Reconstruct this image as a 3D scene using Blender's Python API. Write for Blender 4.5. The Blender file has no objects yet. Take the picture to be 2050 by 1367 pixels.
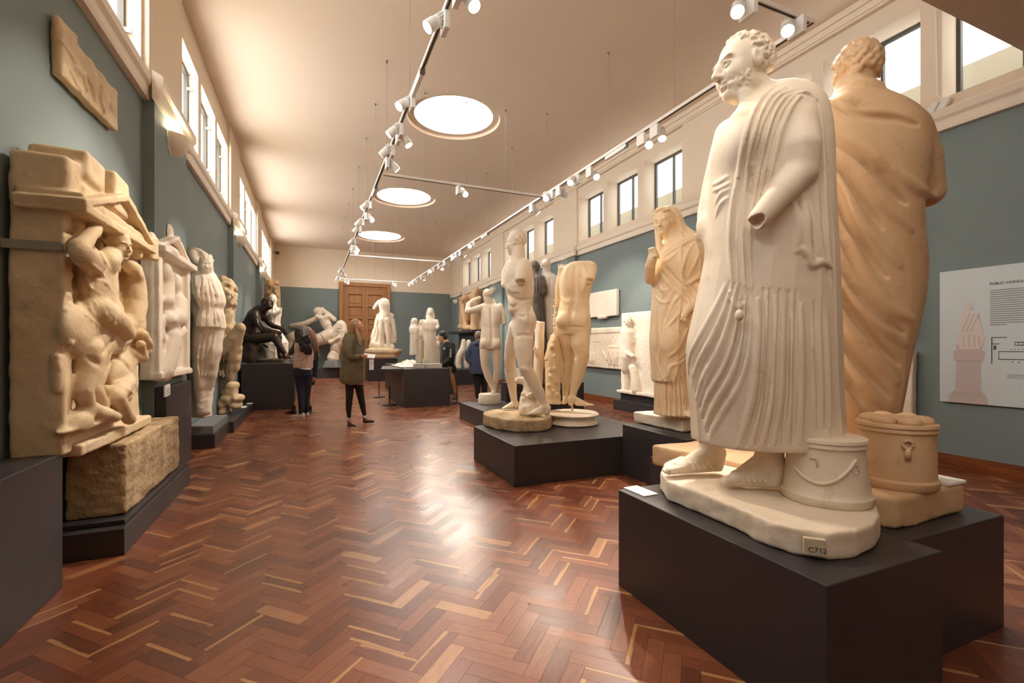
import bpy, math, random
import numpy as np
from mathutils import Vector, Matrix
random.seed(7); rng=np.random.default_rng(7)
SC=bpy.context.scene; COL=SC.collection
# ---------------------------------------------------------------- camera geometry (survey of the room)
F=942.7; TH=math.radians(23.15); SN=math.sin(TH); CS=math.cos(TH); EYE=1.25; PX=1025.; PY=695.
def W(r,d,z): return Vector((r*CS+d*SN, -r*SN+d*CS, z))
def V(px,py,d): return W((px-PX)/F*d, d, EYE-(py-PY)/F*d)
def L(px,py,d): return ((px-PX)/F*d, d, EYE-(py-PY)/F*d)      # room point in the survey frame (right, ahead, up)
def onX(px,py,X):
    a=V(px,py,1)-Vector((0,0,EYE)); k=X/a.x; return Vector((X,a.y*k,EYE+a.z*k))
def onY(px,py,Y):
    a=V(px,py,1)-Vector((0,0,EYE)); k=Y/a.y; return Vector((a.x*k,Y,EYE+a.z*k))
def onZ(px,py,Z=0):
    a=V(px,py,1)-Vector((0,0,EYE)); k=(Z-EYE)/a.z; return Vector((a.x*k,a.y*k,Z))
cam=bpy.data.cameras.new('camera'); co=bpy.data.objects.new('camera',cam); COL.objects.link(co)
cam.sensor_width=36; cam.lens=F*36/2050; cam.shift_y=(PY-683.5)/2050; cam.clip_start=.05
co.location=(0,0,EYE); co.rotation_euler=(math.pi/2,0,-TH); SC.camera=co
SC.view_settings.view_transform='Standard'; SC.view_settings.look='None'; SC.view_settings.gamma=1
SC.view_settings.use_curve_mapping=False; SC.view_settings.exposure=0.82
SC.cycles.use_denoising=True; SC.cycles.max_bounces=7; SC.cycles.diffuse_bounces=5; SC.cycles.glossy_bounces=3
SC.cycles.caustics_reflective=False; SC.cycles.caustics_refractive=False; SC.cycles.sample_clamp_indirect=6
try:
    SC.cycles.denoiser='OPENIMAGEDENOISE'
except Exception: pass
# ---------------------------------------------------------------- materials
def lin(c): return tuple(((x/255)/12.92 if x/255<=.04045 else ((x/255+.055)/1.055)**2.4) for x in c)+(1,)
MC={}
def mat(name,col,rough=.6,var=None,vs=3.,bump=0.,bs=40.,spec=.5,metal=0.,emit=0.,coat=0.,dirt=None,ds=8.,bd=.01):
    if name in MC: return MC[name]
    m=bpy.data.materials.new(name); m.use_nodes=True; nt=m.node_tree; n=nt.nodes; l=nt.links
    b=n['Principled BSDF']; b.inputs['Base Color'].default_value=lin(col); b.inputs['Roughness'].default_value=rough
    b.inputs['Metallic'].default_value=metal; b.inputs['Specular IOR Level'].default_value=spec
    if coat: b.inputs['Coat Weight'].default_value=coat; b.inputs['Coat Roughness'].default_value=.15
    if emit: b.inputs['Emission Color'].default_value=lin(col); b.inputs['Emission Strength'].default_value=emit
    tc=n.new('ShaderNodeTexCoord')
    if var is not None:
        t=n.new('ShaderNodeTexNoise'); t.inputs['Scale'].default_value=vs; t.inputs['Detail'].default_value=5; t.inputs['Roughness'].default_value=.6
        l.new(tc.outputs['Object'],t.inputs['Vector'])
        r=n.new('ShaderNodeValToRGB'); r.color_ramp.elements[0].position=.32; r.color_ramp.elements[1].position=.68
        r.color_ramp.elements[0].color=lin(var); r.color_ramp.elements[1].color=lin(col); l.new(t.outputs['Fac'],r.inputs['Fac'])
        src=r.outputs['Color']
        if dirt is not None:
            t2=n.new('ShaderNodeTexNoise'); t2.inputs['Scale'].default_value=ds; t2.inputs['Detail'].default_value=8; t2.inputs['Roughness'].default_value=.7
            l.new(tc.outputs['Object'],t2.inputs['Vector'])
            r2=n.new('ShaderNodeValToRGB'); r2.color_ramp.elements[0].position=.57; r2.color_ramp.elements[1].position=.75
            r2.color_ramp.elements[0].color=(0,0,0,1); r2.color_ramp.elements[1].color=(.7,.7,.7,1); l.new(t2.outputs['Fac'],r2.inputs['Fac'])
            mx=n.new('ShaderNodeMixRGB'); mx.inputs['Color2'].default_value=lin(dirt); l.new(r2.outputs['Color'],mx.inputs['Fac']); l.new(src,mx.inputs['Color1']); src=mx.outputs['Color']
        l.new(src,b.inputs['Base Color'])
    if bump:
        t=n.new('ShaderNodeTexNoise'); t.inputs['Scale'].default_value=bs; t.inputs['Detail'].default_value=6; l.new(tc.outputs['Object'],t.inputs['Vector'])
        bp=n.new('ShaderNodeBump'); bp.inputs['Strength'].default_value=bump; bp.inputs['Distance'].default_value=bd; l.new(t.outputs['Fac'],bp.inputs['Height']); l.new(bp.outputs['Normal'],b.inputs['Normal'])
    MC[name]=m; return m
def M_teal(): return mat('teal paint',(118,131,131),.75,(115,128,129),1.5,.15,120,bd=.002)
def M_cream(): return mat('cream paint',(232,218,198),.8,(228,214,194),1.2)
def M_ceil(): return mat('ceiling paint',(228,210,190),.85,(225,207,187),.8)
def M_dark(): return mat('dark plinth paint',(58,54,56),.38,(54,50,52),2.,spec=.45)
def M_grey(): return mat('grey plinth paint',(120,124,126),.6)
def M_white(): return mat('white plastic',(240,240,238),.4)
def M_steel(): return mat('brushed steel',(150,150,148),.35,metal=.9)
def M_black(): return mat('black metal',(22,22,24),.4)
def M_paper(): return mat('white card',(238,238,236),.7)
def M_plaster(): return mat('cream plaster',(236,224,206),.62,(228,210,186),2.5,.35,60,dirt=(196,170,136),ds=7,bd=.004)
def M_warm(): return mat('amber plaster',(218,186,148),.6,(198,162,122),2.2,.35,50,dirt=(160,120,80),ds=6,bd=.004)
def M_tan(): return mat('tan plaster',(222,200,166),.7,(200,174,136),2.,.6,35,dirt=(122,94,64),ds=5,bd=.006)
def M_whitep(): return mat('white plaster',(240,230,216),.65,(232,218,200),3,.3,60,dirt=(205,190,168),ds=6,bd=.004)
def M_stone(): return mat('rough stone',(200,176,140),.85,(150,124,92),6,.9,45,dirt=(110,88,62),ds=9,bd=.012)
def M_bronze(): return mat('dark bronze patina',(72,56,45),.38,(50,39,32),8,.2,60,metal=.25,bd=.003)
def M_umber(): return mat('brown bronze patina',(110,98,86),.5,(84,74,66),8,.2,60,metal=.1,bd=.003)
def wood(name,c1,c2,rough=.4,scale=(30,30,1.5),coat=0):
    if name in MC: return MC[name]
    m=bpy.data.materials.new(name); m.use_nodes=True; nt=m.node_tree; n=nt.nodes; l=nt.links; b=n['Principled BSDF']
    tc=n.new('ShaderNodeTexCoord'); mp=n.new('ShaderNodeMapping'); mp.inputs['Scale'].default_value=scale
    t=n.new('ShaderNodeTexNoise'); t.inputs['Scale'].default_value=1.; t.inputs['Detail'].default_value=6; t.inputs['Distortion'].default_value=.6
    r=n.new('ShaderNodeValToRGB'); r.color_ramp.elements[0].position=.3; r.color_ramp.elements[1].position=.7; r.color_ramp.elements[0].color=lin(c1); r.color_ramp.elements[1].color=lin(c2)
    l.new(tc.outputs['Object'],mp.inputs['Vector']); l.new(mp.outputs['Vector'],t.inputs['Vector']); l.new(t.outputs['Fac'],r.inputs['Fac']); l.new(r.outputs['Color'],b.inputs['Base Color'])
    b.inputs['Roughness'].default_value=rough; b.inputs['Coat Weight'].default_value=coat
    MC[name]=m; return m
# ---------------------------------------------------------------- mesh helpers
class MB:
    def __init__(s): s.v=[]; s.f=[]; s.m=[]
    def add(s,vs,fs,mi=0):
        o=len(s.v); s.v+= [tuple(v) for v in vs]; s.f+=[tuple(i+o for i in f) for f in fs]; s.m+=[mi]*len(fs); return s
    def box(s,x0,y0,z0,x1,y1,z1,mi=0,M=None):
        vs=[(x0,y0,z0),(x1,y0,z0),(x1,y1,z0),(x0,y1,z0),(x0,y0,z1),(x1,y0,z1),(x1,y1,z1),(x0,y1,z1)]
        if M is not None: vs=[M@Vector(v) for v in vs]
        return s.add(vs,[(0,3,2,1),(4,5,6,7),(0,1,5,4),(1,2,6,5),(2,3,7,6),(3,0,4,7)],mi)
    def prism(s,pts,z0,z1,mi=0):
        n=len(pts); a=sum(pts[i][0]*pts[(i+1)%n][1]-pts[(i+1)%n][0]*pts[i][1] for i in range(n))
        if a<0: pts=pts[::-1]
        return s.add([(p[0],p[1],z0) for p in pts]+[(p[0],p[1],z1) for p in pts],[tuple(range(n))[::-1],tuple(range(n,2*n))]+[(i,(i+1)%n,(i+1)%n+n,i+n) for i in range(n)],mi)
    def tube(s,pts,r,n=8,mi=0,cap=True):
        pts=[Vector(p) for p in pts]; rs=r if isinstance(r,(list,tuple)) else [r]*len(pts); o=[]; 
        for i,p in enumerate(pts):
            t=(pts[min(i+1,len(pts)-1)]-pts[max(i-1,0)]).normalized(); a=Vector((0,0,1)) if abs(t.z)<.9 else Vector((1,0,0))
            u=t.cross(a).normalized(); w=t.cross(u)
            o+=[p+(u*math.cos(k*2*math.pi/n)+w*math.sin(k*2*math.pi/n))*rs[i] for k in range(n)]
        fs=[(i*n+k,i*n+(k+1)%n,(i+1)*n+(k+1)%n,(i+1)*n+k) for i in range(len(pts)-1) for k in range(n)]
        if cap: fs+=[tuple(range(n))[::-1],tuple(range((len(pts)-1)*n,len(pts)*n))]
        return s.add(o,fs,mi)
    def lathe(s,prof,n=32,c=(0,0,0),mi=0,M=None,a0=0,a1=2*math.pi):
        full=abs(a1-a0-2*math.pi)<1e-6; k=n if full else n+1
        vs=[]
        for (r,z) in prof:
            for i in range(k):
                a=a0+(a1-a0)*i/n; v=Vector((c[0]+r*math.cos(a),c[1]+r*math.sin(a),c[2]+z)); vs.append(M@v if M is not None else v)
        fs=[]
        for j in range(len(prof)-1):
            for i in range(n):
                i2=(i+1)%k; fs.append((j*k+i,j*k+i2,(j+1)*k+i2,(j+1)*k+i))
        if full:
            fs+=[tuple(range(k))[::-1],tuple(range((len(prof)-1)*k,len(prof)*k))]
        return s.add(vs,fs,mi)
    def build(s,name,mats,parent=None,smooth=False,bevel=0.,loc=None,angle=None):
        me=bpy.data.meshes.new(name); me.from_pydata(s.v,[],s.f); mats=mats if isinstance(mats,(list,tuple)) else [mats]
        for m in mats: me.materials.append(m)
        me.polygons.foreach_set('material_index',s.m)
        if smooth: me.polygons.foreach_set('use_smooth',[True]*len(s.f))
        me.update(); me.validate()
        o=bpy.data.objects.new(name,me); COL.objects.link(o)
        if smooth and angle: 
            try: me.set_sharp_from_angle(angle=angle)
            except Exception: pass
        if bevel:
            b=o.modifiers.new('bevel','BEVEL'); b.width=bevel; b.segments=2; b.limit_method='ANGLE'
        if loc is not None: o.location=loc
        if parent is not None: o.parent=parent; o.matrix_parent_inverse=Matrix.Translation(-Vector(parent.location)) if parent.rotation_euler.z==0 and loc is None else Matrix()
        return o
def tag(o,label,cat,group=None,kind=None):
    if label: o['label']=label
    if cat: o['category']=cat
    if group: o['group']=group
    if kind: o['kind']=kind
    return o
def thing(name,label,cat,loc=(0,0,0),group=None):
    o=bpy.data.objects.new(name,None); o.location=loc; o.empty_display_size=.1; COL.objects.link(o); return tag(o,label,cat,group)
def struct(o): o['kind']='structure'; return o
def copy_tree(o,parent=None):
    c=o.copy(); COL.objects.link(c)
    if parent is not None: c.parent=parent
    for ch in list(o.children): copy_tree(ch,c)
    return c
# ---------------------------------------------------------------- the room
XL=-1.405; XR=6.07; YB=21.1; ZC=5.35; ZD=3.5; ZW0=3.85; ZW1=4.93; Y0=-3.6
def build_floor():
    c45=math.cos(math.pi/4); Lp=.28; Wp=.07; g=.0006
    vs=[];fs=[];uv=[];rid=[]
    def plank(x0,y0,x1,y1,horiz):
        cx=(x0+x1)/2; cy=(y0+y1)/2; wx=(cx-cy)*c45; wy=(cx+cy)*c45
        if wx<XL-.3 or wx>XR+.4 or wy<Y0-.3 or wy>YB+.3: return
        a=rng.random(); b=rng.random(); o=len(vs); q=[(x0+g,y0+g),(x1-g,y0+g),(x1-g,y1-g),(x0+g,y1-g)]
        for (x,y) in q: vs.append(((x-y)*c45,(x+y)*c45,0))
        fs.append((o,o+1,o+2,o+3)); U=[(0,0),(1,0),(1,1),(0,1)] if horiz else [(0,1),(0,0),(1,0),(1,1)]
        if rng.random()<.5: U=[(u,1-v) for u,v in U]
        uv.extend(U); rid.extend([(a,b,0,1)]*4)
    n=int(Lp/Wp); R=int(40/Wp)
    # herringbone lattice: translation vectors (Wp,Wp) and (2n Wp,0)->(Lp,-Lp)
    for i in range(-R//2,R):
        for j in range(-60,60):
            ox=i*Wp+j*Lp; oy=i*Wp-j*Lp
            plank(ox,oy,ox+Lp,oy+Wp,True)
            plank(ox+Lp,oy+Wp-Lp,ox+Lp+Wp,oy+Wp,False)
    me=bpy.data.meshes.new('floor'); me.from_pydata(vs,[],fs)
    ul=me.uv_layers.new(name='UVMap'); ul.data.foreach_set('uv',np.array(uv,dtype=np.float32).ravel())
    ca=me.color_attributes.new('plank','FLOAT_COLOR','CORNER'); ca.data.foreach_set('color',np.array(rid,dtype=np.float32).ravel())
    o=bpy.data.objects.new('floor',me); COL.objects.link(o); struct(o)
    m=bpy.data.materials.new('herringbone parquet'); m.use_nodes=True; nt=m.node_tree; N=nt.nodes; l=nt.links; b=N['Principled BSDF']
    u=N.new('ShaderNodeUVMap'); at=N.new('ShaderNodeAttribute'); at.attribute_name='plank'
    sp=N.new('ShaderNodeSeparateColor'); l.new(at.outputs['Color'],sp.inputs['Color'])
    su=N.new('ShaderNodeSeparateXYZ'); l.new(u.outputs['UV'],su.inputs['Vector'])
    r=N.new('ShaderNodeValToRGB'); e=r.color_ramp.elements; e[0].position=0; e[0].color=lin((102,58,41)); e[1].position=1; e[1].color=lin((186,138,94))
    for p,cc in ((.25,(116,65,45)),(.5,(127,72,49)),(.75,(137,80,54)),(.965,(147,90,62)),(.98,(172,122,82))): x=e.new(p); x.color=lin(cc)
    l.new(sp.outputs['Red'],r.inputs['Fac'])
    # grain
    cb=N.new('ShaderNodeCombineXYZ'); mu=N.new('ShaderNodeMath'); mu.operation='MULTIPLY'; mu.inputs[1].default_value=3.; l.new(su.outputs['X'],mu.inputs[0])
    mv=N.new('ShaderNodeMath'); mv.operation='MULTIPLY'; mv.inputs[1].default_value=9.; l.new(su.outputs['Y'],mv.inputs[0])
    mz=N.new('ShaderNodeMath'); mz.operation='MULTIPLY'; mz.inputs[1].default_value=90.; l.new(sp.outputs['Green'],mz.inputs[0])
    l.new(mu.outputs[0],cb.inputs['X']); l.new(mv.outputs[0],cb.inputs['Y']); l.new(mz.outputs[0],cb.inputs['Z'])
    t=N.new('ShaderNodeTexNoise'); t.inputs['Scale'].default_value=1.; t.inputs['Detail'].default_value=2.6; t.inputs['Distortion'].default_value=1.; l.new(cb.outputs[0],t.inputs['Vector'])
    g1=N.new('ShaderNodeMapRange'); g1.inputs['From Min'].default_value=.3; g1.inputs['From Max'].default_value=.7; g1.inputs['To Min'].default_value=.8; g1.inputs['To Max'].default_value=1.16; l.new(t.outputs['Fac'],g1.inputs['Value'])
    hm=N.new('ShaderNodeHueSaturation'); l.new(r.outputs['Color'],hm.inputs['Color']); l.new(g1.outputs[0],hm.inputs['Value'])
    # pale sapwood along one edge of some blocks
    nz=N.new('ShaderNodeTexNoise'); nz.inputs['Scale'].default_value=.6; nz.inputs['Detail'].default_value=2; l.new(cb.outputs[0],nz.inputs['Vector'])
    ad=N.new('ShaderNodeMath'); ad.operation='MULTIPLY_ADD'; ad.inputs[1].default_value=.5; l.new(nz.outputs['Fac'],ad.inputs[0]); l.new(su.outputs['Y'],ad.inputs[2])
    gt=N.new('ShaderNodeMapRange'); gt.inputs['From Min'].default_value=.97; gt.inputs['From Max'].default_value=1.03; l.new(ad.outputs[0],gt.inputs['Value'])
    g2=N.new('ShaderNodeMath'); g2.operation='GREATER_THAN'; g2.inputs[1].default_value=.80; l.new(sp.outputs['Green'],g2.inputs[0])
    mm=N.new('ShaderNodeMath'); mm.operation='MULTIPLY'; l.new(gt.outputs[0],mm.inputs[0]); l.new(g2.outputs[0],mm.inputs[1])
    m3=N.new('ShaderNodeMath'); m3.operation='MULTIPLY'; m3.inputs[1].default_value=.6; l.new(mm.outputs[0],m3.inputs[0])
    mx=N.new('ShaderNodeMixRGB'); mx.inputs['Color2'].default_value=lin((206,158,106)); l.new(m3.outputs[0],mx.inputs['Fac']); l.new(hm.outputs['Color'],mx.inputs['Color1'])
    l.new(mx.outputs['Color'],b.inputs['Base Color'])
    tn=N.new('ShaderNodeTexNoise'); tc=N.new('ShaderNodeTexCoord'); tn.inputs['Scale'].default_value=2.; l.new(tc.outputs['Object'],tn.inputs['Vector'])
    rr=N.new('ShaderNodeMapRange'); rr.inputs['To Min'].default_value=.21; rr.inputs['To Max'].default_value=.33; l.new(tn.outputs['Fac'],rr.inputs['Value'])
    ra=N.new('ShaderNodeMath'); ra.operation='MULTIPLY_ADD'; ra.inputs[1].default_value=.06; l.new(sp.outputs['Green'],ra.inputs[0]); l.new(rr.outputs[0],ra.inputs[2]); l.new(ra.outputs[0],b.inputs['Roughness'])
    # each block tilts a hair, so reflections break from block to block
    vm=N.new('ShaderNodeVectorMath'); vm.operation='SUBTRACT'; vm.inputs[1].default_value=(.5,.5,0); l.new(at.outputs['Color'],vm.inputs[0])
    vs_=N.new('ShaderNodeVectorMath'); vs_.operation='MULTIPLY'; vs_.inputs[1].default_value=(.012,.012,0); l.new(vm.outputs[0],vs_.inputs[0])
    ge=N.new('ShaderNodeNewGeometry'); va=N.new('ShaderNodeVectorMath'); va.operation='ADD'; l.new(ge.outputs['Normal'],va.inputs[0]); l.new(vs_.outputs[0],va.inputs[1])
    vn=N.new('ShaderNodeVectorMath'); vn.operation='NORMALIZE'; l.new(va.outputs[0],vn.inputs[0])
    l.new(vn.outputs[0],b.inputs['Normal'])
    b.inputs['Specular IOR Level'].default_value=.5
    me.materials.append(m)
    mb=MB().box(XL-.4,Y0-.3,-.2,XR+.5,YB+.4,-.002); struct(mb.build('floor_base',mat('floor gap',(40,22,15),.9)))
build_floor()
BAYS=[]   # window openings [(y0,y1)]
for k in range(-2,4):  # bays behind the camera are added so more daylight reaches the near statues
    for a in (0,1.24,2.45):
        y=1.71+4.8*k+a
        if y>Y0+.1 and y<19.5: BAYS.append((y,y+1.05))
PILS=[(5.25+4.8*k,6.45+4.8*k) for k in range(-1,4)]
PILS[-1]=(19.65,YB)
def side_wall(name,X,sg):      # sg=+1: the wall's room face looks to +X
    t=.35; mb=MB()
    def bx(xa,ya,za,yb,zb,mi,depth=t): # xa: protrusion into the room
        x0=X+sg*xa; x1=X-sg*depth; mb.box(min(x0,x1),ya,za,max(x0,x1),yb,zb,mi)
    bx(0,Y0,0,YB,ZD+.02,0)
    bx(0,Y0,ZD+.02,YB,ZW0,1); bx(0,Y0,ZW1,YB,ZC+.1,1)
    ys=[Y0]+[v for p in BAYS for v in p]+[YB]
    for i in range(0,len(ys),2): bx(0,ys[i],ZW0,ys[i+1],ZW1,1)
    for a,b in PILS: bx(.09,a,0,b,ZD+.02,0,0); bx(.05,a,ZD+.02,b,ZC+.1,1,0)
    struct(mb.build(name,[M_teal(),M_cream()]))
side_wall('wall_left',XL,1); side_wall('wall_right',XR,-1)
def cornice(name,X,sg):
    prof=[(0,ZD),(.05,ZD),(.06,ZD+.03),(.06,ZD+.10),(.085,ZD+.13),(.085,ZD+.2),(.06,ZD+.22),(0,ZD+.25)]
    mb=MB(); segs=[]; cur=Y0
    for a,b in PILS:
        segs.append((cur,a,0)); segs.append((a-.0,b,.09)); cur=b
    for a,b,off in segs:
        if b<=a: continue
        e=.075 if off else 0
        n=len(prof); vs=[(X+sg*(p+off),a-e,z) for p,z in prof]+[(X+sg*(p+off),b+e,z) for p,z in prof]
        mb.add(vs,[tuple(range(n)),tuple(range(n,2*n))[::-1]]+[(i,i+n,(i+1)%n+n,(i+1)%n) for i in range(n)])
    struct(mb.build(name,mat('cornice paint',(235,224,208),.6)))
cornice('trim_1',XL,1); cornice('trim_2',XR,-1)
mb=MB()
for z0,z1,p in ((5.16,5.19,.02),(5.19,5.27,.035),(5.27,5.36,.06)): mb.box(XR-p-.05,Y0,z0,XR+.02,YB,z1)
struct(mb.build('trim_3',M_cream()))
# end walls
mb=MB().box(XL-.4,YB,0,XR+.5,YB+.3,ZD+.2,0).box(XL-.4,YB,ZD+.2,XR+.5,YB+.3,ZC+.1,1); struct(mb.build('wall_back',[M_teal(),M_cream()]))
mb=MB().box(XL-.4,Y0-.3,0,XR+.5,Y0,ZC+.1,0); struct(mb.build('wall_front',M_cream()))
# lower soffit over the entrance
mb=MB().box(3.75,Y0,3.8,XR,2.0,ZC+.05); struct(mb.build('ceiling_soffit',M_ceil()))
# ceiling with three round skylights
SKY=[(2.37,8.2,.70),(2.37,13.12,.72),(2.37,18.05,.76)]
def ceiling():
    mb=MB(); n=48; x0=XL-.35; x1=XR+.35
    ys=[Y0-.3,(SKY[0][1]-1.2),(SKY[0][1]+1.2),(SKY[1][1]-1.2),(SKY[1][1]+1.2),(SKY[2][1]-1.2),(SKY[2][1]+1.2),YB+.3]
    for i in range(0,8,2): mb.add([(x0,ys[i],ZC),(x1,ys[i],ZC),(x1,ys[i+1],ZC),(x0,ys[i+1],ZC)],[(0,3,2,1)])
    for cx,cy,r in SKY:
        sq=[];ci=[]
        for k in range(n):
            a=2*math.pi*k/n; c,s=math.cos(a),math.sin(a)
            m=min(((x1-cx)/c if c>1e-6 else (x0-cx)/c if c<-1e-6 else 1e9),(1.2/abs(s) if abs(s)>1e-6 else 1e9))
            sq.append((cx+c*m,cy+s*m,ZC)); ci.append((cx+c*(r+.13),cy+s*(r+.13),ZC))
        corners=[(x0,cy-1.2,ZC),(x1,cy-1.2,ZC),(x1,cy+1.2,ZC),(x0,cy+1.2,ZC)]
        o=len(mb.v); mb.v+=ci+sq+corners
        for k in range(n):
            k2=(k+1)%n; mb.f.append((o+k,o+k2,o+n+k2,o+n+k)); mb.m.append(0)
            a=sq[k]; b=sq[k2]
            if abs(a[0]-b[0])>1e-4 and abs(a[1]-b[1])>1e-4:
                for q,cn in enumerate(corners):
                    if (abs(cn[0]-a[0])<1e-4 or abs(cn[0]-b[0])<1e-4) and (abs(cn[1]-a[1])<1e-4 or abs(cn[1]-b[1])<1e-4):
                        mb.f.append((o+n+k,o+n+k2,o+2*n+q)); mb.m.append(0)
        # shallow rim, then the shaft
        mb.lathe([(r+.13,0),(r+.11,.05),(r,.05),(r,.07),(r,.9)],n,(cx,cy,ZC),0)
        mb.f=mb.f[:-2]; mb.m=mb.m[:-2]
    struct(mb.build('ceiling',M_ceil(),smooth=False))
ceiling()
# daylight seen up the shafts and through the glazing
def emis(name,strength,col=(1,1,1)):
    m=bpy.data.materials.new(name); m.use_nodes=True; nt=m.node_tree; nt.nodes.clear(); e=nt.nodes.new('ShaderNodeEmission'); e.inputs['Strength'].default_value=strength; e.inputs['Color'].default_value=col+(1,)
    o=nt.nodes.new('ShaderNodeOutputMaterial'); nt.links.new(e.outputs[0],o.inputs[0]); return m
M_day=emis('daylit opal glass',15,(1,.98,.95))
for i,(cx,cy,r) in enumerate(SKY):
    o=MB().lathe([(.001,.3),(r*.5,.28),(r*.8,.2),(r*1.0,.08),(r,.07)],32,(cx,cy,ZC+.35)).build('window_%d'%(40+i),M_day,smooth=True); struct(o)
    mb=MB()
    ring=[(cx+(r-.06)*math.cos(a),cy+(r-.06)*math.sin(a),ZC+.34) for a in [2*math.pi*k/40 for k in range(41)]]
    mb.tube(ring,.012,6)
    for a in (.3,1.0,1.7,2.6,3.6,4.6,5.6): mb.box(cx+(r-.09)*math.cos(a)-.03,cy+(r-.09)*math.sin(a)-.02,ZC+.3,cx+(r-.09)*math.cos(a)+.03,cy+(r-.09)*math.sin(a)+.02,ZC+.345)
    struct(mb.build('trim_%d'%(10+i),M_white()))
# windows: dark steel frames with glass
MG=bpy.data.materials.new('window glass'); MG.use_nodes=True
nt=MG.node_tree; nt.nodes.clear(); o_=nt.nodes.new('ShaderNodeOutputMaterial'); tr=nt.nodes.new('ShaderNodeBsdfTransparent'); gl=nt.nodes.new('ShaderNodeBsdfGlossy'); gl.inputs['Roughness'].default_value=.03; mxs=nt.nodes.new('ShaderNodeMixShader'); mxs.inputs[0].default_value=.06
nt.links.new(tr.outputs[0],mxs.inputs[1]); nt.links.new(gl.outputs[0],mxs.inputs[2]); nt.links.new(mxs.outputs[0],o_.inputs[0])
MF=mat('steel window frame',(78,76,70),.5)
wi=0
for X,sg in ((XL,1),(XR,-1)):
    xg=X-sg*(.14 if sg>0 else .30)
    for (a,b) in BAYS:
        wi+=1; t=thing('window_%d'%wi,None,None,(xg,(a+b)/2,ZW0)); struct(t)
        mb=MB(); fw=.035
        for (ya,yb,za,zb) in ((a,a+fw,ZW0,ZW1),(b-fw,b,ZW0,ZW1),(a+fw,b-fw,ZW0,ZW0+fw),(a+fw,b-fw,ZW1-fw,ZW1),((a+b)/2-.014,(a+b)/2+.014,ZW0+fw,ZW1-fw)):
            mb.box(xg-.025,ya,za,xg+.025,yb,zb)
        mb.build('window_frame',MF,t)
        MB().box(xg-.003,a+fw,ZW0+fw,xg+.003,b-fw,ZW1-fw).build('pane',MG,t)
        if sg>0:
            mb=MB()
            for z in (ZW0+.2,ZW1-.22): mb.box(xg+.02,b-.06,z-.02,xg+.09,b-.035,z+.02)
            mb.build('latch',M_steel(),t)
# outside on the right: the parapet of the light well
mb=MB().box(XR+1.9,-2,2.5,XR+2.1,YB+2,4.98); struct(mb.build('wall_outside',mat('parapet render',(150,142,122),.9)))
w=bpy.data.worlds.new('world'); SC.world=w; w.use_nodes=True; bg=w.node_tree.nodes['Background']; bg.inputs['Color'].default_value=(1,.985,.96,1); bg.inputs['Strength'].default_value=2.6
def area(name,loc,rot,sx,sy,power,col=(1,1,1),spread=math.pi,shape='RECTANGLE'):
    l=bpy.data.lights.new(name,'AREA'); l.shape=shape; l.size=sx; l.size_y=sy; l.energy=power; l.color=col; l.spread=spread
    o=bpy.data.objects.new(name,l); o.location=loc; o.rotation_euler=rot; COL.objects.link(o); return o
for a,b in BAYS: area('daylight',(XL-.32,(a+b)/2,(ZW0+ZW1)/2),(0,-math.pi/2,0),ZW1-ZW0,b-a,20,(1,.98,.95))
# baseboards
MSK=wood('stained skirting wood',(92,46,24),(140,78,40),.3,(2,2,30))
for nm,X,sg in (('baseboard_right',XR,-1),('baseboard_left',XL,1)):
    mb=MB(); cur=Y0
    for a,b in PILS+[(YB,YB)]:
        for (ya,yb,off) in ((cur,a,0),(a,b,.09)):
            if yb>ya:
                for (d,z0,z1) in ((.022,0,.135),(.016,.135,.15)):
                    xs=sorted((X,X+sg*(d+off))); mb.box(xs[0],ya-(.02 if off else 0),z0,xs[1],yb+(.02 if off else 0),z1)
        cur=b
    struct(mb.build(nm,MSK,bevel=.003))
dj0=1.1; dj1=3.2
mb=MB().box(XL,YB-.02,0,dj0,YB,.15).box(dj1,YB-.02,0,XR,YB,.15); struct(mb.build('baseboard_back',MSK))
# the tall oak double door
MO=wood('oak door',(150,104,64),(170,120,76),.42,(9,9,.8))
dt=thing('door_1',None,None,((dj0+dj1)/2,YB-.05,0)); struct(dt)
mb=MB(); H=4.0
for (x0,x1,z0,z1,p) in ((dj0,dj0+.16,0,H,.14),(dj1-.16,dj1,0,H,.14),(dj0+.16,dj1-.16,H-.16,H,.14),(dj0+.16,dj0+.25,0,H-.16,.09),(dj1-.25,dj1-.16,0,H-.16,.09),(dj0+.25,dj1-.25,H-.25,H-.16,.09)):
    mb.box(x0,YB-p,z0,x1,YB-.001,z1)
mb.build('door_frame',MO,dt,bevel=.01)
xm=(dj0+dj1)/2
for (x0,x1) in ((dj0+.25,xm-.004),(xm+.004,dj1-.25)):
    mb=MB(); sw=.11; zs=[0,.55,.95,1.4,1.8,2.3,2.75,3.2,3.75-.0]; y=YB-.09
    mb.box(x0,y,0,x0+sw,YB-.002,H-.25); mb.box(x1-sw,y,0,x1,YB-.002,H-.25)
    rails=[.0,.62,1.08,1.54,2.0,2.46,2.98,3.5]
    hts=[.2,.09,.09,.09,.16,.09,.09,.25]
    for z,hh in zip(rails,hts): mb.box(x0+sw,y,z,x1-sw,YB-.002,z+hh)
    lf=mb.build('door_leaf',MO,dt,bevel=.008)
    for i in range(7):
        z0=rails[i]+hts[i]; z1=rails[i+1]
        mb2=MB().box(x0+sw,YB-.03,z0,x1-sw,YB-.002,z1).box(x0+sw+.05,YB-.05,z0+.05,x1-sw-.05,YB-.03,z1-.05)
        q=mb2.build('panel',MO,lf,bevel=.006); q.matrix_parent_inverse=Matrix(); q.matrix_parent_inverse=(Matrix.Translation(-dt.location)@Matrix.Identity(4))
for o in dt.children:
    for q in o.children: q.matrix_parent_inverse=Matrix()   # the leaf's own data is already in room coordinates
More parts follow.
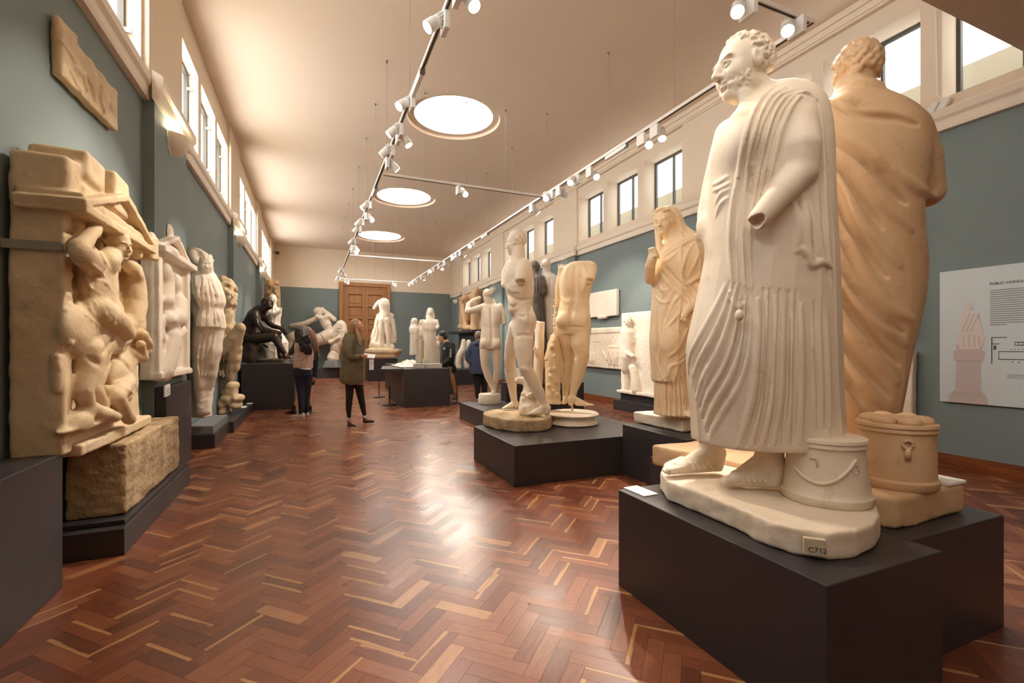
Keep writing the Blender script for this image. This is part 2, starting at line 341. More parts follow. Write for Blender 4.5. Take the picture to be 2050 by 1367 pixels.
# ---------------------------------------------------------------- track lighting
ZT=3.95
def xleft(Y): return .965+.004*(Y-2)
XTL=.99; XTR=3.82
CY=[2.62,7.54,14.55,19.7]
def rail(name,label,a,b,grp=None):
    a=Vector(a); b=Vector(b); d=(b-a); Lg=d.length; t=thing(name,label,'track rail',tuple((a+b)/2),grp)
    ang=math.atan2(d.y,d.x); M=Matrix.Translation((a+b)/2)@Matrix.Rotation(ang,4,'Z')
    MB().box(-Lg/2,-.02,-.018,Lg/2,.02,.02,0,M).build('rail_body',mat('white rail',(236,232,226),.4),t,bevel=.002)
    MB().box(-Lg/2,-.009,-.022,Lg/2,.009,-.0175,0,M).build('rail_groove',mat('dark groove',(70,60,52),.6),t)
    return t
rail('track_rail','long white lighting track hanging along the left side of the hall',(XTL,2.6,ZT),(XTL+.03,CY[3],ZT))
rail('track_rail','long white lighting track hanging along the right side of the hall',(XTR,2.6,ZT),(XTR,CY[3],ZT))
labs=['short white cross track nearest the camera above the big draped statue','white cross track between the first and second round skylights','white cross track beyond the third round skylight','farthest white cross track in front of the oak door']
for y,lb in zip(CY,labs): rail('track_rail',lb,(XTL+.05,y,ZT),(XTR-.03,y,ZT),None)
rail('track_rail','lighting track behind the viewer at the entrance end of the hall',(XTL,-2.2,ZT),(XTL,2.2,ZT))  # rails behind the camera are added to carry extra lamps
rail('track_rail','second lighting track behind the viewer at the entrance end of the hall',(3.2,-2.2,ZT),(3.2,2.2,ZT))
# suspension wires
MW=mat('steel wire',(150,140,125),.4)
wires=[]
def wire(x,y,lb):
    t=thing('suspension_wire',lb,'wire',(x,y,ZC),'thin wires that hold up the lighting tracks')
    MB().tube([(x,y,ZT+.02),(x,y,ZC-.02)],.0022,6).build('cable',MW,t)
    MB().lathe([(.004,-.05),(.012,-.03),(.014,0)],10,(x,y,ZC)).build('ceiling_anchor',M_steel(),t)
for y in (3.6,5.2,6.9,8.2,9.6,11.2,12.8,14.2,15.6,17.0,18.4): wire(XTL+.012,y,'thin steel wire dropping from the ceiling to the lighting tracks')
for y in (4.2,5.5,7.35,8.9,10.4,12.0,13.6,15.2,16.8,18.4): wire(XTR-.012,y,'thin steel wire dropping from the ceiling to the lighting tracks')
for y in (CY[1],CY[2],CY[3]):
    for x in (1.7,2.4,3.1): wire(x,y-.012,'thin steel wire dropping from the ceiling to the lighting tracks')
# spotlights
ML=emis('lit lamp face',18,(1,.86,.66))
def make_spot():
    t=bpy.data.objects.new('track_spotlight',None); COL.objects.link(t)
    MB().box(-.022,-.07,-.165,.022,.07,-.0225).build('driver_box',M_white(),t,bevel=.004,loc=(0,0,0))
    MB().tube([(0,0,-.13),(.075,0,-.13)],.012,8).build('swivel',M_white(),t,loc=(0,0,0))
    hd=bpy.data.objects.new('lamp_head_pivot',None)
    mb=MB().lathe([(.02,.07),(.045,.07),(.045,.045),(.05,.03),(.052,-.05),(.047,-.05),(.045,-.03)],20)
    for k in range(12):
        a=k*math.pi/6; mb.box(.028,-.0025,.07,.047,.0025,.13,0,Matrix.Rotation(a,4,'Z'))
    mb.lathe([(.022,.07),(.022,.13)],12)
    h=mb.build('lamp_head',M_white(),t,smooth=False,loc=(.11,0,-.13))
    MB().lathe([(.001,-.036),(.043,-.036),(.044,-.032)],20).build('lens',ML,h,loc=(0,0,0))
    bpy.data.objects.remove(hd)
    return t
proto=make_spot(); used=[False]; SPOTS=[]
def spot(x,y,target,label,side=1,power=0,z=ZT,cone=34,group=None,col=(1,.88,.73)):
    t=proto if not used[0] else copy_tree(proto)
    used[0]=True; tag(t,label,'spotlight',group); t.location=(x,y,z)
    ty=Vector(target)-Vector((x,y,z-.13)); yaw=0 if side>0 else math.pi; t.rotation_euler=(0,0,yaw)
    hp=[c for c in t.children if c.name.startswith('lamp_head')][0]
    q=ty.normalized().to_track_quat('-Z','Y').to_euler(); m=Matrix.Rotation(-yaw,4,'Z')@q.to_matrix().to_4x4(); hp.rotation_euler=m.to_euler()
    if power:
        l=bpy.data.lights.new('spot_beam','SPOT'); l.energy=power; l.color=col; l.spot_size=math.radians(cone); l.spot_blend=.6; l.shadow_soft_size=.04
        o=bpy.data.objects.new('spot_beam',l); COL.objects.link(o); p=Vector((x+(.11 if side>0 else -.11),y,z-.13)); dr=ty.normalized(); o.location=p+dr*.06; o.rotation_euler=dr.to_track_quat('-Z','Y').to_euler()
# ---------------------------------------------------------------- sculpting: smooth signed-distance fields turned into meshes
f32=np.float32
def smin(a,b,k):
    if k<=0: return np.minimum(a,b)
    h=np.maximum(k-np.abs(a-b),0)/k; return np.minimum(a,b)-h*h*(k*.25)
def smax(a,b,k): return -smin(-a,-b,k)
def rotm(yaw=0,pitch=0,roll=0):
    y,p,r=[math.radians(v) for v in (yaw,pitch,roll)]
    Rz=np.array([[math.cos(y),-math.sin(y),0],[math.sin(y),math.cos(y),0],[0,0,1]])
    Rx=np.array([[1,0,0],[0,math.cos(p),-math.sin(p)],[0,math.sin(p),math.cos(p)]])
    Ry=np.array([[math.cos(r),0,math.sin(r)],[0,1,0],[-math.sin(r),0,math.cos(r)]])
    return Rz@Ry@Rx
def cr(pts,n=6):
    P=np.array(pts,float)
    if len(P)<3: t=np.linspace(0,1,n+1)[:,None]; return P[0]*(1-t)+P[-1]*t
    Q=np.vstack([2*P[0]-P[1],P,2*P[-1]-P[-2]]); out=[]
    for i in range(1,len(Q)-2):
        for t in np.linspace(0,1,n,endpoint=False):
            a,b,c,d=Q[i-1:i+3]; out.append(.5*((2*b)+(-a+c)*t+(2*a-5*b+4*c-d)*t*t+(-a+3*b-3*c+d)*t**3))
    out.append(P[-1]); return np.array(out)
class Sculpt:
    """frame: 'view' = (right, ahead, up) of the survey frame; 'world' = room axes."""
    def __init__(s,d0,vox=.01,frame='view',to=None):
        s.d0=d0; s.vox=vox; s.cs=(0,0,1.); s.zmin=.002; s.ops=[]; s.lo=np.array([1e9]*3); s.hi=-s.lo; s.frame=frame; s.to=to
    def P(s,px,py,dd=0):
        px=px/s.cs[2]+s.cs[0]; py=py/s.cs[2]+s.cs[1]
        if s.to: return np.array(s.to(px,py,dd),float)
        return np.array(L(px,py,s.d0+dd),float)
    def m(s,rp,dd=0): return rp/s.cs[2]*(s.d0+dd)/F
    def at(s,ox,oy,sc): s.cs=(ox,oy,sc); return s
    def up(s,z): s.zmin=z; return s
    def grow(s,lo,hi): s.lo=np.minimum(s.lo,lo); s.hi=np.maximum(s.hi,hi)
    # -- primitives in metres
    def seg(s,a,b,ra,rb,k=.02,sign=1,flat=None):
        a=np.array(a,float); b=np.array(b,float); R=max(ra,rb); lo=np.minimum(a,b)-R; hi=np.maximum(a,b)+R
        if sign>0: s.grow(lo,hi)
        def fn(X,Y,Z):
            ab=b-a; L2=float(ab@ab)+1e-12
            t=np.clip(((X-a[0])*ab[0]+(Y-a[1])*ab[1]+(Z-a[2])*ab[2])/L2,0,1)
            return np.sqrt((X-a[0]-t*ab[0])**2+(Y-a[1]-t*ab[1])**2+(Z-a[2]-t*ab[2])**2)-(ra+(rb-ra)*t)
        s.ops.append((fn,lo,hi,k,sign)); return s
    def chain(s,pts,k=.02,sign=1):
        n0=len(s.ops)
        for p,q in zip(pts[:-1],pts[1:]): s.seg(p[0],q[0],p[1],q[1],k,sign)
        g=s.ops[n0:]; del s.ops[n0:]; s.ops.append(('multi',g,k,sign)); return s
    def ellm(s,c,r,R=None,k=.02,sign=1):
        c=np.array(c,float); r=np.array(r,float); R=np.eye(3) if R is None else R; e=np.sqrt(((R*r)**2).sum(1)); lo=c-e; hi=c+e
        if sign>0: s.grow(lo,hi)
        def fn(X,Y,Z):
            x=X-c[0];y=Y-c[1];z=Z-c[2]
            u=(x*R[0,0]+y*R[1,0]+z*R[2,0])/r[0]; v=(x*R[0,1]+y*R[1,1]+z*R[2,1])/r[1]; w_=(x*R[0,2]+y*R[1,2]+z*R[2,2])/r[2]
            k0=np.sqrt(u*u+v*v+w_*w_); k1=np.sqrt((u/r[0])**2+(v/r[1])**2+(w_/r[2])**2)+1e-9
            return k0*(k0-1)/k1
        s.ops.append((fn,lo,hi,k,sign)); return s
    def boxm(s,c,h,R=None,rd=.01,k=.01,sign=1):
        c=np.array(c,float); h=np.array(h,float); R=np.eye(3) if R is None else R; e=np.abs(R)@h; lo=c-e; hi=c+e
        if sign>0: s.grow(lo,hi)
        def fn(X,Y,Z):
            x=X-c[0];y=Y-c[1];z=Z-c[2]
            q=[np.abs(x*R[0,i]+y*R[1,i]+z*R[2,i])-(h[i]-rd) for i in range(3)]
            o=np.sqrt(sum(np.maximum(v,0)**2 for v in q)); return o+np.minimum(np.maximum(np.maximum(q[0],q[1]),q[2]),0)-rd
        s.ops.append((fn,lo,hi,k,sign)); return s
    # -- primitives given by picture position
    def limb(s,pts,k=.02,sign=1):     # (px,py,dd,radius px)
        return s.chain([(s.P(p[0],p[1],p[2]),s.m(p[3],p[2])) for p in pts],k,sign)
    def ell(s,px,py,dd,rx,ry,rd,roll=0,yaw=0,k=.02,sign=1):
        return s.ellm(s.P(px,py,dd),(s.m(rx,dd),rd,s.m(ry,dd)),rotm(yaw,0,roll),k,sign)
    def loft(s,secs,k=.03,fold=None,p=2.2,sign=1,yaw=0,ext=.0):
        S=np.array([[*(s.P((q[1]+q[2])/2,q[0],q[3])), s.m((q[2]-q[1])/2,q[3]), q[4]] for q in secs],float)
        S=S[S[:,2].argsort()]; m=.05; pad=max(S[:,3].max(),S[:,4].max())
        lo=np.array([ (S[:,0]-S[:,3]).min(),(S[:,1]-S[:,4]).min(),S[0,2]]); hi=np.array([(S[:,0]+S[:,3]).max(),(S[:,1]+S[:,4]).max(),S[-1,2]])
        if yaw: lo[:2]-=pad*.3; hi[:2]+=pad*.3
        if sign>0: s.grow(lo-ext,hi+ext)
        zz=np.linspace(S[0,2],S[-1,2],60); T=np.array([np.interp(zz,S[:,2],S[:,j]) for j in range(5)])
        for _ in range(2): T[:,1:-1]=(T[:,:-2]+2*T[:,1:-1]+T[:,2:])/4
        cy,sy=math.cos(math.radians(yaw)),math.sin(math.radians(yaw))
        def fn(X,Y,Z):
            z=Z[0,0,:]; c0,c1,_,hw,rd=[np.interp(z,zz,T[j]).astype(f32) for j in range(5)]
            x=X-c0; y=Y-c1
            if yaw: x,y=x*cy+y*sy,-x*sy+y*cy
            u=np.abs(x)/hw; v=np.abs(y)/rd; rho=(u**p+v**p)**(1/p)
            D=(rho-1)*np.minimum(hw,rd)
            if fold is not None: D=D-fold(np.arctan2(y/rd,x/hw),Z,x,y)
            return smax(D,np.maximum(S[0,2]-Z,Z-S[-1,2]),.012)
        s.ops.append((fn,lo-ext,hi+ext,k,sign)); return s
    def stroke(s,pts,r,k=None,sink=.35,sign=1,n=5,taper=True,off=0,wide=1):   # ridge (or groove) drawn on the visible surface
        s.ops.append(('stroke',np.array([(x/s.cs[2]+s.cs[0],y/s.cs[2]+s.cs[1]) for x,y in pts],float),r,k,sink,sign,n,taper,off)); return s
    def strokes(s,lst,r,**kw):
        for l in lst: s.stroke(l,r,**kw)
        return s
    def family(s,c0,c1,n,r=.013,k=.006,sink=.3,gr=.011,gs=-.5,jit=.14,seed=1,trim=.15):
        rg=np.random.default_rng(seed)
        def rs(c): q=cr(c,8); d=np.r_[0,np.cumsum(np.hypot(*np.diff(q,axis=0).T))]; t=np.linspace(0,d[-1],9); return np.stack([np.interp(t,d,q[:,0]),np.interp(t,d,q[:,1])],1)
        a,b=rs(c0),rs(c1)
        for i in range(n): t=(i+.5+rg.uniform(-jit,jit))/n; q=a*(1-t)+b*t; u0=rg.uniform(0,trim); q=np.stack([np.interp(np.linspace(u0,1,9),np.linspace(0,1,9),q[:,j]) for j in (0,1)],1); s.stroke(q.tolist(),r*rg.uniform(.8,1.25),k=k,sink=sink,n=3)
        for i in range(1,n): t=(i+rg.uniform(-jit,jit))/n; s.stroke((a*(1-t)+b*t).tolist(),gr*rg.uniform(.8,1.2),k=k,sink=gs,n=3,sign=-1)
        return s
    def tf(s,lst,ox,oy,sc): return [[(x/sc+ox,y/sc+oy) for x,y in l] for l in lst]
    def bumps(s,c,r,R,n,br,keep,k=.008,seed=3,jit=.3,sign=1,sink=.2):
        rg=np.random.default_rng(seed); c=np.array(c,float)
        for i in range(n):
            z=1-2*(i+.5)/n; a=i*2.39996; q=math.sqrt(1-z*z); l=np.array([q*math.cos(a),q*math.sin(a),z])+rg.normal(0,.06,3)
            l/=np.linalg.norm(l)
            if not keep(l): continue
            b=br*(1+jit*rg.uniform(-1,1)); p=c+R@(l*(np.array(r)-b*sink))
            # a curl: short bent strand
            t=np.cross(l,rg.normal(0,1,3)); t/=np.linalg.norm(t)+1e-9; q2=c+R@((l*(np.array(r)-b*sink))+t*b*1.2)
            s.seg(p,q2,b,b*.7,k,sign)
        return s
    def head(s,c,H,yaw=0,pitch=0,roll=0,hair='short',beard=False,neck=None,seed=3,detail=1,hb=None,eyes=True):
        """c = head centre, H = chin-to-crown height; yaw 0 looks at the viewer, +90 looks right"""
        c=np.array(c,float); B=np.array([[-1,0,0],[0,-1,0],[0,0,1]],float).T; R=rotm(yaw,0,0)@B@rotm(0,pitch,roll)
        g=lambda x,y,z: c+R@(np.array([x,y,z])*H)
        E=lambda x,y,z,a,b,d,k=.04,sg=1,ro=None: s.ellm(g(x,y,z),np.array([a,b,d])*H,R if ro is None else R@ro,k*H,sg)
        E(0,-.06,.13,.31,.39,.355); E(0,.10,-.12,.255,.27,.34,.12); E(0,.23,-.36,.12,.11,.10,.1); E(0,.02,-.25,.22,.22,.14,.08)
        E(.14,.22,-.1,.12,.12,.13,.08); E(-.14,.22,-.1,.12,.12,.13,.08)
        if detail:
            for q in (-1,1):
                E(q*.125,.315,.125,.11,.05,.032,.06); E(q*.14,.375,.03,.085,.07,.055,.05,-1); 
                E(q*.135,.30,.025,.065,.05,.042,.02); 
                if eyes: s.seg(g(q*.075,.345,.035),g(q*.135,.362,.06),.017*H,.019*H,.008*H); s.seg(g(q*.135,.362,.06),g(q*.20,.325,.035),.019*H,.014*H,.008*H); s.seg(g(q*.08,.34,.0),g(q*.135,.35,-.015),.013*H,.014*H,.008*H); s.seg(g(q*.135,.35,-.015),g(q*.19,.32,.005),.014*H,.012*H,.008*H)
                E(q*.045,.40,-.115,.035,.045,.032,.03)
                E(q*.31,-.03,.0,.035,.085,.125,.02,1,rotm(-q*18,0,0)); E(q*.345,-.02,.02,.022,.045,.07,.015,-1,rotm(-q*18,0,0))
            s.seg(g(0,.35,.1),g(0,.455,-.09),.036*H,.05*H,.05*H)
            E(0,.345,-.205,.095,.04,.022,.02); E(0,.335,-.25,.08,.045,.026,.02); s.seg(g(-.09,.345,-.225),g(.09,.345,-.225),.008*H,.008*H,.012*H,-1); E(0,.335,-.30,.08,.03,.015,.03,-1)
        else: s.seg(g(0,.35,.08),g(0,.43,-.1),.04*H,.05*H,.05*H)
        if neck is not None: s.seg(g(0,-.1,-.22),neck[0],neck[1],neck[2],.06*H)
        hr=np.array([.33,.41,.375])*H; hc=g(0,-.06,.13); b=(hb or .045)*H
        if hair=='short':
            s.bumps(hc,hr,R,int(230*(.045/(b/H))**1.6),b,lambda l:(l[2]>.62-.0*l[1] or l[1]<.25) and not(l[1]>.45 and l[2]<.8) and l[2]>-.6 and not (l[1]>.0 and l[2]<.15) ,k=.012*H,seed=seed)
        elif hair=='cap': s.ellm(hc,hr*1.0,R,.02*H); s.ellm(g(0,.36,.13),np.array([.3,.16,.2])*H,R,.03*H,-1) if False else None
        if beard:
            s.bumps(g(0,.10,-.13),np.array([.265,.275,.345])*H,R,520,.027*H,lambda l:l[2]<-.02 and l[1]>-.1 and not(abs(l[0])<.42 and l[2]>-.66 and l[1]>.5) and not(l[2]>-.35 and abs(l[0])<.75),k=.008*H,seed=seed+1,sink=.05)
            for q in (-1,1): s.seg(g(q*.01,.385,-.165),g(q*.1,.33,-.2),.02*H,.014*H,.012*H)
        return s
    def noise(s,amp,scale,seed=0): s.ops.append(('noise',amp,scale,seed)); return s
    # -- evaluation
    def build(s,name,mats,parent=None,origin=None,fine=1.0):
        v=s.vox*fine; lo=s.lo-3*v; hi=s.hi+3*v; n=np.ceil((hi-lo)/v).astype(int)+1
        ax=[(lo[i]+v*np.arange(n[i])).astype(f32) for i in range(3)]; D=np.full(n,.2,f32)
        def win(a,b,pad):
            i0=np.clip(np.floor((a-pad-lo)/v).astype(int),0,n-1); i1=np.clip(np.ceil((b+pad-lo)/v).astype(int)+1,1,n); return tuple(slice(i0[i],max(i1[i],i0[i]+1)) for i in range(3))
        def apply(fn,a,b,k,sign):
            w_=win(a,b,max(k,0)+2.5*v); X=ax[0][w_[0]][:,None,None]; Y=ax[1][w_[1]][None,:,None]; Z=ax[2][w_[2]][None,None,:]
            d=fn(X,Y,Z).astype(f32)
            D[w_]=smin(D[w_],d,k) if sign>0 else smax(D[w_],-d,k)
        def multi(g,k,sign):
            a0=np.min([o[1] for o in g],axis=0); b0=np.max([o[2] for o in g],axis=0); pad=max(k,0)+2.5*v; w_=win(a0,b0,pad); T=np.full(D[w_].shape,.2,f32); o0=[x.start for x in w_]
            for fn,a,b,_,_ in g:
                u=win(a,b,pad); X=ax[0][u[0]][:,None,None]; Y=ax[1][u[1]][None,:,None]; Z=ax[2][u[2]][None,None,:]
                q=tuple(slice(u[i].start-o0[i],u[i].stop-o0[i]) for i in range(3)); T[q]=np.minimum(T[q],fn(X,Y,Z))
            D[w_]=smin(D[w_],T,k) if sign>0 else smax(D[w_],-T,k)
        for op in s.ops:
            if op[0]=='multi': multi(op[1],op[2],op[3])
            elif op[0]=='stroke':
                _,pts,r,k,sink,sign,nn,taper,off=op; C=cr(pts[:,:2],nn); ts=np.arange(lo[1] if not s.to else 0,hi[1],v*.6); hit=[]
                for (px,py) in C:
                    if s.to: # drawn from the front of a wall plane
                        q=np.array([s.to(px,py,t) for t in s.trange]); 
                    else: q=np.stack([(px-PX)/F*ts,ts,EYE-(py-PY)/F*ts],1)
                    ij=np.round((q-lo)/v).astype(int); ok=((ij>=0)&(ij<n)).all(1); vals=np.full(len(q),1.,f32); vals[ok]=D[ij[ok,0],ij[ok,1],ij[ok,2]]
                    w=np.nonzero(vals<0)[0]; hit.append(q[w[0]] if len(w) else None)
                good=[i for i,h in enumerate(hit) if h is not None]
                if len(good)<2: continue
                if not s.to:
                    dep=np.interp(range(len(C)),good,[hit[i][1] for i in good])
                    for _ in range(3): dep[1:-1]=(dep[:-2]+dep[1:-1]*2+dep[2:])/4
                    Q=np.stack([(C[:,0]-PX)/F*dep,dep,EYE-(C[:,1]-PY)/F*dep],1)[good[0]:good[-1]+1]
                else: Q=np.array([hit[i] for i in good])
                vd=s.P(1,1,1)-s.P(1,1,0) if s.to else None
                N=len(Q); R0=r if not s.to else r
                grp=[]
                for i in range(N-1):
                    tp=lambda j: max(.35,math.sin(math.pi*min(max((j+.4)/(N-.2),0),1))**.5) if taper else 1
                    ra=R0*tp(i); rb=R0*tp(i+1)
                    dv=(Q[i]/np.linalg.norm(Q[i]) if not s.to else s.nrm)
                    a=Q[i]+dv*(ra*sink*(1 if sign>0 else -1)+off); b=Q[i+1]+dv*(rb*sink*(1 if sign>0 else -1)+off)
                    t=Sculpt.__new__(Sculpt); t.ops=[]; t.lo=s.lo; t.hi=s.hi
                    Sculpt.seg(t,a,b,ra,rb,k if k is not None else r,-1 if sign<0 else 1); grp.append(t.ops[0])
                if grp: multi(grp,k if k is not None else r,sign)
            elif op[0]=='noise':
                _,amp,scale,seed=op; rg=np.random.default_rng(seed); X=ax[0][:,None,None];Y=ax[1][None,:,None];Z=ax[2][None,None,:]; acc=0
                for j in range(9):
                    w3=rg.normal(0,1,3); w3*=scale*(.5+j*.32)/np.linalg.norm(w3); acc=acc+np.sin(X*w3[0]+Y*w3[1]+Z*w3[2]+rg.uniform(0,6))/(1+j*.22)
                D+=(acc*(amp/1.8)).astype(f32)
            else: apply(*op)
        ver,quad=nets(D,lo,v)
        if s.frame=='view': ver=np.stack([ver[:,0]*CS+ver[:,1]*SN,-ver[:,0]*SN+ver[:,1]*CS,ver[:,2]],1)
        if s.frame!='free':
            pil=np.zeros(len(ver),bool)
            for a_,b_ in PILS: pil|=(ver[:,1]>a_-.002)&(ver[:,1]<b_+.002)
            xl=np.where(pil,XL+.096,XL+.004); xr=np.where(pil,XR-.096,XR-.004); ver[:,0]=np.minimum(np.maximum(ver[:,0],xl),xr); ver[:,1]=np.minimum(ver[:,1],YB-.006); ver[:,2]=np.maximum(ver[:,2],s.zmin)
        og=np.array(origin if origin is not None else ((ver[:,0].min()+ver[:,0].max())/2,(ver[:,1].min()+ver[:,1].max())/2,ver[:,2].min()),float)
        ver=ver-og
        me=bpy.data.meshes.new(name); nv=len(ver); nq=len(quad); me.vertices.add(nv); me.vertices.foreach_set('co',ver.astype(f32).ravel())
        me.loops.add(nq*4); me.loops.foreach_set('vertex_index',quad.astype(np.int32).ravel()); me.polygons.add(nq); me.polygons.foreach_set('loop_start',np.arange(0,nq*4,4,dtype=np.int32)); me.polygons.foreach_set('use_smooth',np.ones(nq,bool))
        me.materials.append(mats if not isinstance(mats,(list,tuple)) else mats[0]); me.update(calc_edges=True)
        o=bpy.data.objects.new(name,me); COL.objects.link(o); o.location=og
        if parent is not None: o.parent=parent; o.location=Vector(og)-Vector(parent.location)
        return o
def nets(D,lo,v):
    n=np.array(D.shape); ins=D<0
    c=ins[:-1,:-1,:-1].astype(np.int8)
    for i,j,k in ((1,0,0),(0,1,0),(0,0,1),(1,1,0),(1,0,1),(0,1,1),(1,1,1)): c=c+ins[i:n[0]-1+i,j:n[1]-1+j,k:n[2]-1+k]
    act=(c>0)&(c<8); idx=np.full(act.shape,-1,np.int32); ii=np.argwhere(act); idx[act]=np.arange(len(ii))
    acc=np.zeros((len(ii),3)); cnt=np.zeros(len(ii))
    cor=[(0,0,0),(1,0,0),(0,1,0),(0,0,1),(1,1,0),(1,0,1),(0,1,1),(1,1,1)]; val={q:D[ii[:,0]+q[0],ii[:,1]+q[1],ii[:,2]+q[2]] for q in cor}
    for a in cor:
        for ax_ in range(3):
            if a[ax_]: continue
            b=list(a); b[ax_]=1; b=tuple(b); va,vb=val[a],val[b]; m=(va<0)!=(vb<0); t=np.where(m,va/(va-vb+1e-20),0)
            p=np.array(a,float)[None,:].repeat(len(ii),0); p[:,ax_]=t; acc[m]+=p[m]; cnt[m]+=1
    ver=lo+v*(ii+acc/cnt[:,None]); quads=[]
    for ax_ in range(3):
        sl=[slice(None)]*3; s2=[slice(None)]*3; sl[ax_]=slice(0,-1); s2[ax_]=slice(1,None); A=ins[tuple(sl)]; B=ins[tuple(s2)]
        e=np.argwhere(A!=B); u,w=[(1,2),(2,0),(0,1)][ax_]; m=(e[:,u]>0)&(e[:,w]>0)&(e[:,u]<n[u]-1)&(e[:,w]<n[w]-1); e=e[m]
        f=A[e[:,0],e[:,1],e[:,2]]
        def g(du,dw): q=e.copy(); q[:,u]-=du; q[:,w]-=dw; return idx[q[:,0],q[:,1],q[:,2]]
        Q=np.stack([g(1,1),g(0,1),g(0,0),g(1,0)],1); Q[~f]=Q[~f][:,::-1]; quads.append(Q)
    Q=np.vstack(quads); Q=Q[(Q>=0).all(1)]
    # one light relaxation pass removes the stair-stepping of the grid
    s=np.zeros_like(ver); k=np.zeros(len(ver))
    for a in range(4):
        b=(a+1)%4; np.add.at(s,Q[:,a],ver[Q[:,b]]); np.add.at(k,Q[:,a],1)
    k=np.maximum(k,1)[:,None]; ver=ver*.5+s/k*.5
    return ver,Q
def ridges(n,amp,tw=0.,sharp=2.,ph=0.,irr=.35,z0=0.):
    """vertical drapery: n folds round the body, phase drifting with height"""
    def fn(th,Z,x,y):
        a=n*th+ph+tw*(Z-z0)+irr*np.sin(3*th+1.3+2*Z)+irr*.8*np.sin(7*th+.4)
        return amp*((1-np.abs(np.sin(a*.5)))**sharp*1.6-.5)*(.7+.3*np.sin(2*th+ph+Z*2.1))
    return fn
SPK=1.0
def plinth(label,pts,z0,z1,m=None,cat='plinth',grp=None,bev=.004):
    cx=sum(p[0] for p in pts)/len(pts); cy=sum(p[1] for p in pts)/len(pts)
    pr=[(p[0]-cx,p[1]-cy) for p in pts]
    o=MB().prism(pr,0,z1-z0).build('plinth',m or M_dark(),bevel=bev); o.location=(cx,cy,z0); return tag(o,label,cat,grp)
def slabpts(l): return [(p.x,p.y) for p in l]
# ---- near right plinth with the two colossal draped men
plinth('big dark grey block plinth in the right foreground, under the nearest draped bearded statue',[(1.49,.97),(2.14,.97),(2.14,2.06),(1.49,2.06)],0,.5)
plinth('dark grey plinth at far right, under the draped statue seen from behind',[(2.142,1.07),(2.85,1.07),(2.85,2.6),(2.142,2.6)],0,.5)
def text(body,par,pos,rot,size,m,name='lettering',ex=.0006):
    cu=bpy.data.curves.new(name,'FONT'); cu.body=body; cu.size=size; cu.extrude=ex; cu.align_x='LEFT'; o=bpy.data.objects.new(name,cu); COL.objects.link(o); o.data.materials.append(m); o.location=Vector(pos)-Vector(par.location); o.rotation_euler=rot; bpy.context.view_layer.update(); me=bpy.data.meshes.new_from_object(o); n_=bpy.data.objects.new(name,me); COL.objects.link(n_); n_.location=o.location; n_.rotation_euler=rot; n_.parent=par; bpy.data.objects.remove(o); return n_
